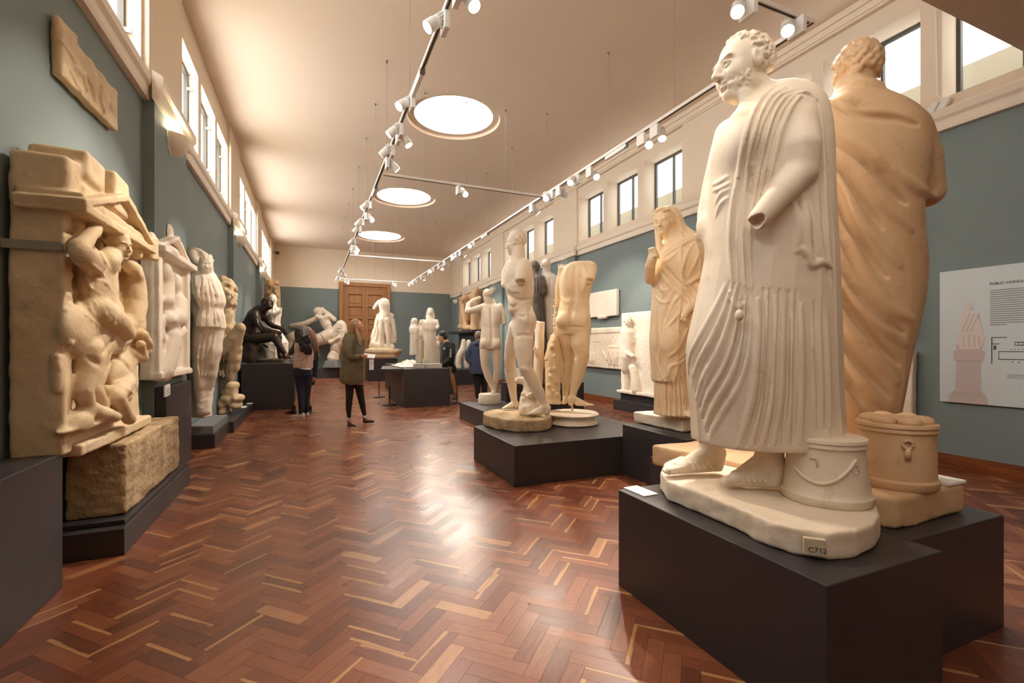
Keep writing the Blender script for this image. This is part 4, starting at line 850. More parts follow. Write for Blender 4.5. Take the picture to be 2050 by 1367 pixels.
def statueC():
    d0=4.32; c=W((1348-PX)/F*d0,d0,.49); t=thing('veiled_woman_statue','cream statue of a veiled woman holding her mantle with one hand at her throat','statue',c)
    s=Sculpt(d0,VC).up(.59).at(1160,380,2.628)
    def rid(th,Z,x,y): return ridges(10,.012,tw=3,irr=.6)(th,Z,x,y)
    s.loft([(205,500,560,.03,.07),(235,455,625,.02,.11),(270,440,656,0,.15),(330,400,680,0,.18),(400,385,690,0,.2),(470,388,680,0,.2),(560,390,652,0,.2),(640,385,625,0,.2),(720,383,604,0,.2),(800,382,582,0,.2),(880,384,572,0,.2),(950,388,560,0,.2),(1005,390,520,.0,.18)],fold=rid,ext=.02)
    s.ell(540,400,.0,100,120,.2,k=.06); s.ell(465,800,-.03,70,110,.19,k=.06)
    s.loft([(880,430,578,0,.16),(960,410,584,0,.17),(1050,406,592,0,.18),(1120,408,600,0,.18),(1170,404,606,0,.19),(1181,400,606,0,.19)],fold=ridges(26,.018,sharp=1.1,irr=.3),ext=.02)
    # head under the veil
    s.head(s.P(443,168,-.06),s.m(138),yaw=-40,pitch=-16,hair=None,neck=(s.P(492,262,0),s.m(34),s.m(40)),detail=1)
    s.loft([(92,430,500,.03,.06),(110,402,522,.03,.1),(150,425,540,.04,.12),(190,455,552,.05,.12),(230,462,590,.04,.12)],p=2,k=.03)
    s.limb([(412,112,-.05,16),(402,150,-.04,14),(412,230,-.04,16),(420,300,-.06,18),(425,350,-.08,18)],k=.02); 
    s.bumps(s.P(440,150,-.06),(s.m(52),s.m(60),s.m(56)),np.eye(3),110,s.m(7),lambda l:l[2]>.45 and l[1]<.2,k=.006)
    # hand at the throat, elbow, other wrapped hand
    s.limb([(368,470,-.05,26),(372,400,-.14,27),(385,360,-.18,24)],k=.02)
    for i,(x,y) in enumerate(((385,312),(392,325),(397,338),(400,351))): s.limb([(x-18,y+2,-.2,8),(x+2,y-4,-.25,8),(x+17,y+3,-.23,7)],k=.004)
    s.limb([(384,332,-.19,18),(378,370,-.18,18)],k=.02); s.limb([(372,320,-.2,8),(392,306,-.24,7)],k=.005)
    s.limb([(382,470,-.03,22),(398,498,-.0,16)],k=.02)
    s.limb([(650,420,-.08,34),(640,520,-.14,32),(608,600,-.2,26)],k=.04); s.limb([(605,605,-.2,24),(570,630,-.24,24),(550,660,-.25,17)],k=.02)
    for i,(x,y) in enumerate(((540,668),(533,682),(545,688),(556,690))): s.limb([(562,655,-.25,8),(x,y,-.27,6)],k=.005)
    S=s.strokes
    s.family([(395,640),(392,800),(396,1000)],[(470,640),(450,800),(445,985)],3,r=.014,gr=.009,seed=8)
    S([[(640,236),(560,262),(490,300),(430,345)],[(665,262),(600,262),(520,300),(440,352)],[(415,375),(460,440),(520,500),(570,545),(628,612)],[(405,395),(450,470),(510,535),(560,570),(610,640)],[(425,360),(480,410),(540,480),(600,530),(640,575)]],.02,k=.01,sink=.15)
    S([[(600,280),(560,350),(540,430),(560,470)],[(640,300),(610,380),(570,460)],[(665,340),(650,420),(600,480),(560,500)],[(520,320),(480,360),(440,380)],[(680,430),(620,470),(580,480)],[(420,500),(440,530),(480,520)],[(400,560),(430,590),(470,590),(500,560)],[(540,540),(490,600),(450,680)],[(560,600),(500,680),(450,740)],[(400,640),(400,760),(410,900),(440,1000)],[(420,620),(425,760),(445,860)],[(575,720),(520,830),(470,880)],[(590,760),(560,850),(500,910)],[(395,700),(392,850),(398,1000)],[(570,870),(530,910),(480,930),(470,970),(420,1005)]],.015,k=.01,sink=.2)
    S([[(500,110),(525,160),(545,220),(600,245)],[(480,105),(505,170),(520,230)],[(560,690),(590,760),(600,830)],[(580,680),(610,740)]],.009,k=.01,sink=.3)
    S([[(505,540),(475,600),(445,690)],[(440,400),(500,470),(560,520)],[(410,620),(412,760),(430,900)],[(600,500),(630,480),(665,470)]],.012,sign=-1,k=.02,sink=.2)
    s.family([(412,1020),(410,1100),(404,1175)],[(500,960),(510,1080),(525,1178)],6,r=.011,gr=.008,k=.005)
    s.family([(515,950),(545,1060),(540,1170)],[(565,910),(590,1050),(604,1165)],5,r=.01,gr=.007,k=.005,seed=2)
    foot(s,(570,1180,-.1),(574,1190,-.26),22)
    s.build('figure',M_plasteramber(),t)
    A=onZ(1366,866,.492); b=Sculpt(2,.011,'world').up(.492); roughslab(b,[(A.x,A.y),(A.x+.62,A.y),(A.x+.62,A.y+.66),(A.x-.02,A.y+.66)],.492,.60); b.build('base',M_plaster(),t)
def numplate(name,label,pos,m): pass
VM=.007; VF=.010; VC=.0065
for f in (statueD,statueE,statueF,statueG,statueH,statueC):
    f()
# ---------------------------------------------------------------- left wall
plinth('long dark plinth at the very left edge of the foreground',[(-1.38,1.68),(-1.185,1.68),(-1.185,3.17),(-1.38,3.17)],0,.70)
plinth('low stepped dark plinth under the big rider relief and its stone block',[(-1.38,3.52),(-1.03,3.52),(-1.03,5.2),(-1.38,5.2)],0,.16)
plinth('dark capping step between the low plinth and the rough stone block',[(-1.37,3.60),(-1.05,3.60),(-1.05,5.12),(-1.37,5.12)],.161,.19)
def relief(X0,vox=.01,sg=1):
    s=Sculpt(1,vox,'world',to=lambda px,py,t: tuple(onX(px,py,X0+sg*t))); s.trange=np.arange(.5,-.2,-vox*.6); s.nrm=np.array([-sg,0,0.]); return s
def stele_rider():
    t=thing('rider_relief','huge amber stone relief of a rider on a rearing horse under a gable','relief',(-1.25,3.9,.19))
    # rough stone block that carries it
    b=Sculpt(1,.011,'world').up(.191); b.boxm((-1.225,4.36,.415),(.15,.66,.225),rd=.015); b.noise(.0045,38,7); b.build('stone_block',M_stone(),t)
    s=relief(-1.2,.0068).at(0,320,2.2775)
    Ya=onX(112,700,-1.2).y; Yb=onX(279,700,-1.2).y
    s.boxm((-1.29,(Ya+Yb)/2,1.42),(.09,(Yb-Ya)/2,.70),rd=.015,k=.01)
    s.boxm((-1.27,Ya+.04,1.35),(.105,.05,.66),rd=.012,k=.02)
    s.boxm((-1.245,(3.3+Yb)/2,.69),(.11,(Yb-3.3)/2+.04,.035),rd=.015,k=.02)
    e0=onX(174,405,-1.055); e1=onX(314,506,-1.055); yc=(e0.y+e1.y)/2; yh=(e1.y-e0.y)/2
    s.boxm((-1.2,yc,1.965),(.145,yh,.024),rd=.006,k=.006)
    s.boxm((-1.21,yc,2.01),(.13,yh-.03,.04),rd=.01,k=.01)
    ap=(yc,2.2)   # tympanum: two raking blocks
    for sgn in (-1,1):
        L_=yh; ang=math.degrees(math.atan2(.20,L_)); s.boxm((-1.2,ap[0]+sgn*L_/2,2.09),(.145,L_/2/math.cos(math.radians(ang))+.01,.02),rotx(-sgn*ang),.006,.006)
    s.boxm((-1.25,ap[0],2.07),(.12,yh*.7,.05),rd=.01,k=.01)
    s.boxm((-1.26,Ya+.17,2.12),(.12,.18,.13),rotx(3),.03,.03); s.boxm((-1.24,Ya+.24,2.24),(.13,.12,.08),rotx(-5),.025,.03)
    a=onX(239,390,-1.1); s.boxm((-1.19,a.y+.02,2.2),(.10,.12,.12),rotx(-4),.02,.01)
    a=onX(309,480,-1.1); s.boxm((-1.18,a.y-.03,2.0),(.10,.08,.09),rotx(8),.02,.01)
    el=lambda px,py,t,a,b,rx,k=.03,roll=0,sign=1: s.ellm(s.P(px,py,t*.7),(rx*.72,a*.0033,b*.0014),rotx(roll),k,sign)
    ch=lambda pts,k=.015: s.chain([(s.P(p[0],p[1],p[2]*.8),p[3]*.78) for p in pts],k*.7)
    # horse
    el(400,800,.05,95,120,.11,roll=-10); el(500,800,.05,100,90,.10); el(590,780,.05,60,90,.10)
    ch([(395,880,.07,.12),(400,960,.09,.085),(380,1050,.09,.055),(395,1130,.09,.05),(480,1160,.12,.05),(530,1175,.12,.04)],.03); ch([(440,920,.03,.09),(420,1040,.05,.06),(470,1120,.08,.04)],.03)
    ch([(590,760,.05,.12),(610,650,.06,.10),(615,560,.07,.08),(610,500,.08,.06)],.03); ch([(600,490,.1,.06),(625,530,.1,.045)],.02); ch([(612,370,.09,.05),(625,430,.09,.045)],.02)
    ch([(600,800,.08,.07),(650,800,.16,.05),(680,850,.17,.04),(655,880,.14,.035)],.02); ch([(590,850,.06,.06),(640,860,.12,.045),(670,870,.13,.04)],.02)
    ch([(315,835,.06,.03),(290,840,.02,.03)],.01); ch([(260,900,.01,.035),(265,1050,.01,.03)],.01)
    # rider
    el(450,560,.09,62,120,.10); el(440,480,.09,62,60,.1); el(470,680,.1,70,70,.1); ch([(470,700,.13,.10),(540,740,.15,.08),(580,790,.14,.06)],.03)
    ch([(420,470,.13,.075),(375,430,.18,.07),(360,400,.16,.055),(425,330,.12,.045),(435,285,.1,.04)],.02)
    s.head(s.P(538,392,.10),.2,yaw=60,pitch=-10,hair='short',eyes=False,neck=(s.P(480,470,.1),.05,.07),hb=.05)
    # fallen man
    el(545,960,.06,60,80,.09,roll=20); el(590,900,.07,50,50,.08); ch([(570,1010,.08,.08),(520,1080,.12,.07),(590,1180,.12,.05)],.03); ch([(480,1060,.06,.06),(530,1160,.1,.045)],.02)
    ch([(600,880,.1,.05),(650,900,.14,.045),(640,840,.16,.04)],.02)
    el(560,1080,.03,60,30,.05); el(430,1190,.05,130,22,.09); el(350,1190,.06,28,45,.09)
    for i in range(12):
        r_=np.random.default_rng(50+i); el(300+r_.uniform(-20,70),620+r_.uniform(-30,120),.01,14,22,.025,k=.012,roll=r_.uniform(-60,60))
    st=s.strokes
    st([[(400,500),(430,540),(480,560),(510,600)],[(390,540),(420,590),(480,620)],[(400,460),(450,500),(500,570)],[(420,390),(470,450),(510,520)],[(470,640),(520,720),(480,770),(420,730),(375,690)],[(450,640),(490,720),(540,760)],[(430,640),(450,700),(500,760)],[(410,640),(415,690),(460,740)]],.012,k=.006,sink=.3)
    st([[(345,330),(300,370),(280,430)],[(290,430),(330,500),(300,570)],[(280,470),(300,520),(300,560)],[(285,600),(320,640),(300,700)],[(340,620),(360,660)],[(260,860),(270,950),(262,1050)],[(560,1040),(600,1060),(590,1100)]],.012,k=.012,sink=.3)
    st([[(470,880),(500,850),(530,800)],[(400,900),(440,930)],[(520,900),(560,920),(590,960)],[(470,980),(520,900),(600,840)]],.012,sign=-1,k=.02)
    s.noise(.0028,26,9)
    s.build('relief_slab',M_tan(),t)
    mb=MB().box(-1.404,Ya-.32,1.74,-1.39,Ya-.12,1.79).box(-1.40,Ya-.14,1.745,-1.30,Ya-.12,1.785).box(-1.31,Ya-.14,1.745,-1.185,Ya-.0,1.785) if False else MB().box(-1.404,Ya-.24,1.74,-1.392,Ya-.03,1.79).box(-1.404,Ya-.034,1.74,-1.165,Ya-.026,1.785).box(-1.172,Ya-.03,1.74,-1.165,Ya+.16,1.785)
    br=mb.build('steel_bracket',mat('bracket metal',(150,146,136),.45),None); br.parent=t; br.matrix_parent_inverse=Matrix.Translation(-t.location)
def rotx(a):
    a=math.radians(a); return np.array([[1,0,0],[0,math.cos(a),-math.sin(a)],[0,math.sin(a),math.cos(a)]])
def stele_white():
    X0=-1.29; t=thing('naiskos_relief','white plaster gravestone relief with a small gable, second along the left wall','relief',(-1.3,4.9,.95))
    s=relief(X0,.009).at(280,460,2.971)
    a=onX(306,700,X0).y; b=onX(371,700,X0).y; yc=(a+b)/2; yh=(b-a)/2; z0=.96; z1=2.12
    s.boxm((X0-.05,yc,(z0+z1)/2),(.05,yh,(z1-z0)/2),rd=.008); s.boxm((X0+.01,a+.06,(z0+z1)/2),(.04,.055,(z1-z0)/2),rd=.008); s.boxm((X0+.01,b-.06,(z0+z1)/2),(.04,.055,(z1-z0)/2),rd=.008)
    s.boxm((X0+.02,yc,z0+.03),(.05,yh,.03),rd=.008); s.boxm((X0+.02,yc,z1+.015),(.09,yh+.03,.03),rd=.006)
    for sg in (-1,1):
        ang=math.degrees(math.atan2(.19,yh)); s.boxm((X0+.0,yc+sg*yh/2,z1+.13),(.07,yh/2/math.cos(math.radians(ang))+.01,.022),rotx(-sg*ang),.006,.006)
    s.boxm((X0-.02,yc,z1+.08),(.05,yh*.6,.06),rd=.01,k=.01); s.ellm((X0-.02,yc,z1+.28),(.04,.07,.09),None,.02); s.ellm((X0-.02,b,z1+.08),(.04,.06,.08),None,.02); s.ellm((X0-.02,a+.03,z1+.08),(.04,.06,.08),None,.02)
    ch=lambda pts,k=.02: s.chain([(s.P(p[0],p[1],p[2]),p[3]) for p in pts],k)
    s.ellm(s.P(155,255,.04),(.05,.08,.09),None,.02); s.ellm(s.P(215,320,.05),(.05,.07,.1),None,.02); ch([(215,370,.04,.05),(215,440,.05,.10),(210,520,.06,.11),(170,530,.07,.07),(200,560,.07,.06)],.04)
    ch([(155,300,.03,.07),(150,420,.04,.08),(175,520,.05,.06)],.04); ch([(240,600,.05,.06),(180,640,.06,.09),(150,760,.04,.10),(130,840,.03,.10)],.04); ch([(180,660,.06,.05),(220,700,.06,.04)],.03); ch([(120,560,.02,.04),(125,640,.02,.04)],.03)
    s.strokes([[(140,300),(140,430),(165,530),(200,545),(240,500)],[(185,640),(175,740),(150,840)],[(160,650),(140,740),(120,840)],[(195,640),(185,760),(170,850)]],.01,k=.01)
    s.noise(.002,30,2); s.build('relief_slab',M_whitep(),t)
plinth('dark box plinth with a small card, under the white gabled gravestone',[(-1.311,4.32+.93),(-1.225,4.32+.93),(-1.225,6.25),(-1.311,6.25)],0,.88)
def small_card(loc_pts,label,lines=3):
    return info_panel('label_card',label,loc_pts,M_paper(),[('printed_text',MI2,[(.15,.2+.18*i,.8,.27+.18*i) for i in range(lines)])])
def figure_relief():
    X0=-1.33; t=thing('standing_figure_relief','tall white relief of a standing figure in tunic, third along the left wall','relief',(-1.2,6.5,.27))
    s=Sculpt(5.75,.0095).up(.274).at(280,460,2.971)
    # slab behind
    w0=W(0,0,0)
    s.loft([(108,300,345,.05,.06),(130,292,400,.05,.07),(200,290,425,.05,.07),(400,285,440,.05,.08),(600,285,440,.05,.08),(800,290,430,.05,.08),(1090,312,410,.03,.09),(1112,315,412,.03,.09)],p=5,k=.02)
    s.loft([(250,335,430,-.1,.12),(300,312,460,-.14,.16),(380,320,488,-.16,.18),(440,350,492,-.16,.17),(470,372,478,-.16,.15),(520,350,492,-.16,.17),(580,345,488,-.16,.18)],fold=ridges(12,.009,sharp=1.3,tw=3,irr=.9),ext=.02)
    s.limb([(380,590,-.14,62),(358,720,-.18,48),(355,860,-.16,38),(360,930,-.14,34)],k=.05); s.limb([(440,590,-.12,56),(438,720,-.14,44),(420,860,-.1,36),(405,920,-.08,30)],k=.05); s.ell(400,700,-.1,60,110,.12,k=.06)
    s.limb([(360,900,-.12,34),(362,1000,-.12,26),(362,1080,-.12,24)],k=.03); s.limb([(405,880,-.08,30),(398,990,-.06,24),(392,1080,-.1,26)],k=.03)
    s.head(s.P(395,205,-.2),s.m(105,-.2),yaw=35,pitch=-12,hair='short',neck=(s.P(375,280,-.14),s.m(30),s.m(40)),hb=.06)
    s.limb([(335,320,-.15,34),(320,420,-.18,30),(345,520,-.22,24),(360,590,-.2,20)],k=.03); s.limb([(320,560,-.05,26),(350,560,-.2,26)],k=.03)
    s.limb([(310,140,-.05,26),(330,180,-.05,22)],k=.03); s.limb([(415,160,-.02,16),(420,230,-.02,16)],k=.02)
    s.strokes([[(330,340),(380,340),(440,300)],[(320,380),(400,370),(460,320)],[(340,560),(400,640),(460,760)],[(370,680),(345,720),(350,790)],[(450,620),(420,720),(372,800)],[(470,740),(420,800),(380,830)],[(330,1000),(360,1020),(400,1010)],[(335,1040),(370,1060),(405,1040)]],.016,k=.014,sink=.3)
    s.family([(350,290),(330,400),(345,470)],[(440,300),(480,400),(470,460)],5,r=.016,gr=.01); s.family([(360,485),(350,540),(348,590)],[(470,485),(485,540),(486,590)],6,r=.013,gr=.009,seed=3); s.family([(350,620),(330,760),(345,880)],[(460,620),(440,760),(410,880)],4,r=.018,gr=.012,seed=7); s.noise(.004,26,3); s.build('relief_figure',M_whitep(),t)
L4=onZ(430,897); plinth('low black plinth under the pale grey slab, third along the left wall',[(-1.38,L4.y),(L4.x,L4.y),(L4.x,L4.y+1.15),(-1.38,L4.y+1.15)],0,.17)
plinth('pale grey slab plinth under the tall white standing figure relief',[(-1.38,L4.y+.03),(L4.x-.02,L4.y+.03),(L4.x-.02,L4.y+1.12),(-1.38,L4.y+1.12)],.171,.272,M_grey())
def giant_relief():
    t=thing('kneeling_figure_relief','tan plaster relief of a kneeling bearded man with wild hair, fourth along the left wall','relief',(-1.2,9.2,.12))
    d0=7.9; s=Sculpt(d0,.012).up(.162).at(280,460,2.971)
    s.loft([(270,425,500,.1,.08),(320,430,540,.1,.1),(500,430,560,.08,.12),(770,425,565,.06,.12)],p=4,k=.02)
    s.limb([(470,640,-.05,40),(480,560,-.1,48),(500,500,-.1,44)],k=.05); s.head(s.P(520,400,-.12),s.m(110),yaw=70,pitch=5,hair='short',beard=True,neck=(s.P(500,480,-.1),s.m(30),s.m(36)),hb=.09)
    s.bumps(s.P(505,390,-.05),(s.m(60),.18,s.m(95)),np.eye(3),90,.035,lambda l:l[1]<.6,k=.02,seed=8,jit=.5)
    s.limb([(490,720,-.1,44),(560,640,-.18,36),(600,580,-.2,26)],k=.04); s.limb([(598,590,-.2,24),(580,680,-.15,24),(560,760,-.1,30),(540,880,-.05,18)],k=.03); s.limb([(575,700,-.1,30),(575,830,-.06,18)],k=.03)
    for x,y,r in ((555,930,30),(590,1000,24),(530,1000,44),(575,1040,26),(500,1040,36),(545,960,30),(505,1080,30)): s.ell(x,y,-.1,r,r,.14,k=.04)
    s.strokes([[(455,560),(500,570),(530,560)],[(450,620),(490,630),(520,615)],[(470,480),(500,500),(530,490)]],.014,sign=-1,k=.03)
    s.family([(440,740),(450,900),(470,1000)],[(530,760),(520,900),(500,1000)],4,r=.02,gr=.018); s.noise(.009,20,3); s.build('relief_figure',M_tan(),t)
    q=Sculpt(d0,.014).up(.162).at(280,460,2.971); q.loft([(765,415,540,.05,.10),(900,412,545,.05,.10),(1010,412,540,.05,.10),(1098,412,500,.03,.1)],p=5,k=.02); q.noise(.004,18,2); q.build('backing_slab',mat('grey cement',(150,138,118),.9,(130,118,100),6,.6,30),t)
L5=onZ(486,846); plinth('low dark plinth with two label cards, under the kneeling figure relief',[(-1.312,L5.y-1.0),(L5.x,L5.y-1.0),(L5.x,L5.y+1.45),(-1.312,L5.y+1.45)],0,.16)
def upper_relief():
    t=thing('frieze_fragment','long broken relief fragment hung high on the left wall','relief',(-1.38,4.0,2.85))
    s=relief(-1.345,.008); 
    s.boxm((-1.375,4.03,3.02),(.028,.43,.15),rotx(2),.01)
    s.boxm((-1.37,3.7,3.08),(.022,.12,.13),rotx(5),.02,.02)
    ch=lambda pts,k=.012: s.chain([(s.P(p[0],p[1],p[2]),p[3]) for p in pts],k)
    for pts in ([(125,85,0,.012),(140,110,0,.018),(150,125,0,.012)],[(150,135,0,.014),(165,150,0,.02),(172,180,0,.015)],[(165,140,0,.014),(182,170,0,.016),(188,205,0,.012)],[(205,170,0,.014),(200,195,0,.018),(208,225,0,.014)],[(140,140,0,.014),(160,180,0,.012)]): ch(pts)
    s.noise(.0035,26,5); s.build('relief_slab',M_tan(),t)
# ---------------------------------------------------------------- boxer on the tall plinth
bx=onZ(590,818); plinth('large dark plinth beside the visitors, under the seated bronze man',[(-1.25,bx.y),(bx.x,bx.y),(bx.x,bx.y+1.15),(-1.25,bx.y+1.15)],0,.92)
def boxer():
    d0=10.05; c=W((535-PX)/F*d0,d0,.92); t=thing('seated_bronze_statue','dark bronze seated nude man resting his forearms on his thighs, head turned','statue',c)
    s=Sculpt(d0,.0085).up(.922).at(460,540,4.271)
    s.limb([(165,560,.0,52),(170,470,0,58),(210,390,0,56),(240,350,0,44)],k=.05); s.limb([(215,400,.05,45),(300,400,.1,40)],k=.05)
    s.head(s.P(325,290,0),s.m(118),yaw=70,pitch=18,hair='short',beard=True,neck=(s.P(250,350,.0),s.m(32),s.m(44)),hb=.06,roll=-15)
    s.limb([(215,385,-.1,40),(240,450,-.13,32),(290,510,-.15,26)],k=.03); s.limb([(290,510,-.15,24),(370,530,-.15,22),(430,540,-.14,16)],k=.02)
    s.limb([(310,390,.12,36),(335,450,.12,26),(370,480,.1,22),(440,500,.0,17)],k=.03)
    for x,y in ((480,520),(488,535),(486,550),(470,555)): s.limb([(435,530,-.1,11),(462,y-22,-.12,8),(x,y,-.1,6)],k=.006)
    for x,y in ((470,495),(485,510)): s.limb([(440,500,0,10),(462,y-10,0,7),(x,y,0,6)],k=.006)
    s.limb([(165,580,-.12,50),(280,585,-.15,44),(385,575,-.16,34)],k=.04); s.limb([(385,580,-.16,34),(430,660,-.14,28),(475,725,-.1,20)],k=.03); foot(s,(470,752,-.1),(545,762,-.14),20)
    s.limb([(180,570,.12,48),(300,570,.18,42),(410,570,.2,32)],k=.04); s.limb([(410,580,.2,30),(425,670,.2,24),(430,735,.18,18)],k=.03); foot(s,(425,752,.18),(470,758,.1),18)
    s.limb([(290,640,-.05,10),(320,660,-.08,10)],k=.01)
    s.strokes([[(150,420),(155,500),(170,560)],[(240,410),(260,470),(300,530)]],.015,sign=-1,k=.03); s.build('figure',M_bronze(),t)
    q=Sculpt(d0,.012).up(.922).at(460,540,4.271); q.loft([(610,125,275,0,.2),(650,112,285,0,.24),(720,100,290,0,.28),(805,92,300,0,.3)],p=2.6,k=.03); q.loft([(765,270,550,0,.28),(800,265,556,0,.3),(806,265,556,0,.3)],p=4,k=.02); q.noise(.012,12,3); q.build('rock_seat',M_bronze(),t)
def white_seated():
    d0=11.9; c=W((552-PX)/F*d0,d0,.95); t=thing('seated_draped_statue','white seated draped statue with an outstretched arm, behind the bronze man','statue',c)
    s=Sculpt(d0,.014).at(460,540,4.271)
    s.head(s.P(370,255,0),s.m(90),yaw=50,hair='short',neck=(s.P(365,320,0),s.m(26),s.m(36)))
    s.loft([(320,320,420,0,.1),(360,300,440,0,.16),(450,310,420,0,.17),(540,300,440,0,.22),(620,290,490,0,.3),(700,280,485,0,.3),(758,275,480,0,.3)],fold=ridges(14,.02,tw=2),ext=.02)
    s.limb([(340,370,-.1,22),(390,380,-.15,18),(432,355,-.15,12)],k=.02); s.limb([(430,360,-.15,10),(440,330,-.15,8)],k=.01)
    s.strokes([[(300,400),(350,500),(420,560)],[(290,600),(380,640),(480,620)],[(300,660),(380,700),(470,690)]],.025,k=.02); s.build('figure',M_whitep(),t)
def pillar_relief():
    d0=13.6; c=W((543-PX)/F*d0,d0,0); t=thing('pillar_relief','tall amber relief panel of crowded figures behind the bronze man','relief',c)
    s=Sculpt(d0,.017).at(460,540,4.271); s.loft([(88,305,410,.05,.1),(200,305,425,.05,.12),(500,305,428,.05,.12),(1010,305,428,.05,.12)],p=5,k=.02)
    rg=np.random.default_rng(12)
    for i in range(34):
        x=rg.uniform(318,415); y=95+i*12; s.ell(x,y,-.08,rg.uniform(9,17),rg.uniform(16,36),.08,roll=rg.uniform(-40,40),k=.03)
    for x,y in ((340,120),(385,150),(330,190)): s.head(s.P(x,y,-.14),s.m(44),yaw=30,hair='cap',detail=0)
    s.build('relief_slab',M_warm(),t)
# ---------------------------------------------------------------- far end
hp=onZ(655,757); plinth('long low dark plinth against the back wall left of the oak door',[(-.9,20.35),(1.02,20.35),(1.02,21.0),(-.9,21.0)],0,.38)
def horse_rider():
    d0=19.15; c=W((640-PX)/F*d0,d0,.38); t=thing('horse_and_rider_statue','broken cream statue of an archer on a horse, left of the oak door','statue',c)
    s=Sculpt(d0,.018).up(.382).at(580,590,7.593)
    s.limb([(60,640,0,85),(220,680,0,85),(400,700,0,88),(560,640,0,105),(640,600,0,95)],k=.08); s.limb([(650,600,0,80),(720,520,0,72),(770,460,0,60)],k=.06)
    s.limb([(770,460,0,70),(740,520,-.05,48),(715,480,-.05,30)],k=.05); s.ell(790,520,0,80,120,.16,k=.05); s.limb([(810,560,0,60),(790,700,0,70),(700,780,0,70)],k=.05)
    s.limb([(700,780,0,75),(690,860,0,70),(660,960,0,90)],k=.04); s.limb([(620,720,-.2,36),(745,655,-.2,28)],k=.03); s.limb([(360,760,.0,40),(400,830,0,22),(432,915,0,14)],k=.03); s.limb([(745,500,-.08,22),(708,512,-.1,16)],k=.02); s.stroke([(705,520),(750,530),(790,515)],.03,sign=-1,k=.02,sink=-.2); s.stroke([(450,600),(500,680),(540,780)],.02,sign=-1,k=.015,sink=0); s.stroke([(640,560),(680,640),(670,720)],.02,sign=-1,k=.015,sink=0); s.stroke([(590,840),(700,860),(780,960)],.03,sign=-1,k=.015,sink=0); s.strokes([[(500,400),(540,460),(610,500)],[(540,400),(580,440),(620,440)],[(480,440),(520,500),(580,530)]],.03,k=.02)
    s.limb([(40,680,.0,70),(20,780,0,40),(60,860,0,25)],k=.04)
    s.ell(438,248,0,72,64,.15,k=.04); s.ell(500,205,.02,26,24,.07,k=.03); s.ell(455,290,-.1,30,40,.08,k=.03); s.limb([(460,270,0,50),(450,310,0,36)],k=.03); s.limb([(500,220,.02,28),(600,310,.05,40),(680,380,.05,34)],k=.03); s.ell(445,320,-.1,44,30,.06,k=.02)
    s.limb([(520,380,0,70),(560,450,0,78),(590,520,0,60)],k=.05); s.limb([(400,360,-.05,40),(250,430,-.08,38),(110,460,-.08,34),(20,470,-.08,26)],k=.03); s.limb([(420,330,-.1,36),(500,360,-.15,30),(570,330,-.1,34),(520,400,-.1,34)],k=.03)
    s.noise(.006,12,3); s.build('figure',M_plaster(),t)
    q=Sculpt(d0,.018).up(.382).at(580,590,7.593); q.loft([(1000,560,740,0,.25),(1110,515,775,0,.3)],p=5,k=.02); q.build('stone_support',M_grey(),t)
pn=onZ(735,763); plinth('dark plinth with a white text card, under the marble base before the oak door',[(1.93,17.9),(3.0,17.9),(3.0,18.9),(1.93,18.9)],0,.82)
info_panel('label_card','tall white text card on the dark plinth before the oak door',[(1.97,17.893,.42),(2.13,17.893,.42),(2.13,17.893,.80),(1.97,17.893,.80)],M_paper(),[('printed_text',MI2,[(.15,.55+.06*i,.85,.57+.06*i) for i in range(6)]),('frame',MI,[(0,.44,1,.45)])])
def nike():
    d0=17.75; c=W((767-PX)/F*d0,d0,.82); t=thing('headless_draped_statue','cream headless figure with wind-blown drapery on a moulded marble base before the oak door','statue',c)
    s=Sculpt(d0,.015).up(.822).at(560,540,4.2725)
    s.loft([(243,872,908,0,.07),(262,850,936,0,.13),(300,846,944,0,.17),(350,856,942,0,.15),(400,846,944,0,.17),(450,850,946,0,.17)],p=2,k=.03,fold=ridges(12,.01))
    s.limb([(850,275,0,18),(828,300,-.05,17),(806,330,-.08,13)],k=.02)
    s.limb([(872,430,-.08,27),(870,540,-.1,22),(876,640,-.1,17)],k=.04); s.limb([(915,430,-.05,27),(925,540,-.06,22),(930,640,-.08,17)],k=.04)
    s.loft([(370,840,960,.12,.08),(440,822,975,.14,.1),(520,800,990,.15,.12),(570,790,995,.15,.12),(620,788,975,.14,.12),(650,800,950,.12,.1)],p=2.4,fold=ridges(18,.035,sharp=1.2),ext=.05)
    s.limb([(800,640,0,30),(870,655,-.05,24),(960,660,0,22)],k=.04); s.limb([(780,650,.05,18),(820,600,.05,18)],k=.03)
    s.strokes([[(850,400),(820,500),(795,600)],[(860,420),(840,520),(815,620)],[(945,430),(970,520),(985,580)],[(895,450),(893,540),(900,640)],[(870,270),(890,330),(920,380)]],.03,k=.02)
    s.build('figure',M_plaster(),t)
    q=Sculpt(d0,.014).up(.822).at(560,540,4.2725); q.loft([(664,770,972,0,.3),(676,762,975,0,.32)],p=3,k=.01); q.loft([(676,738,1038,0,.4),(700,736,1040,0,.42),(712,748,1030,0,.4),(722,765,1008,0,.36),(748,762,1006,0,.36)],p=6,k=.01); q.build('marble_base',M_marble(),t)
def M_marble(): return mat('yellowed marble',(226,206,168),.35,(200,176,132),4,.1,30)
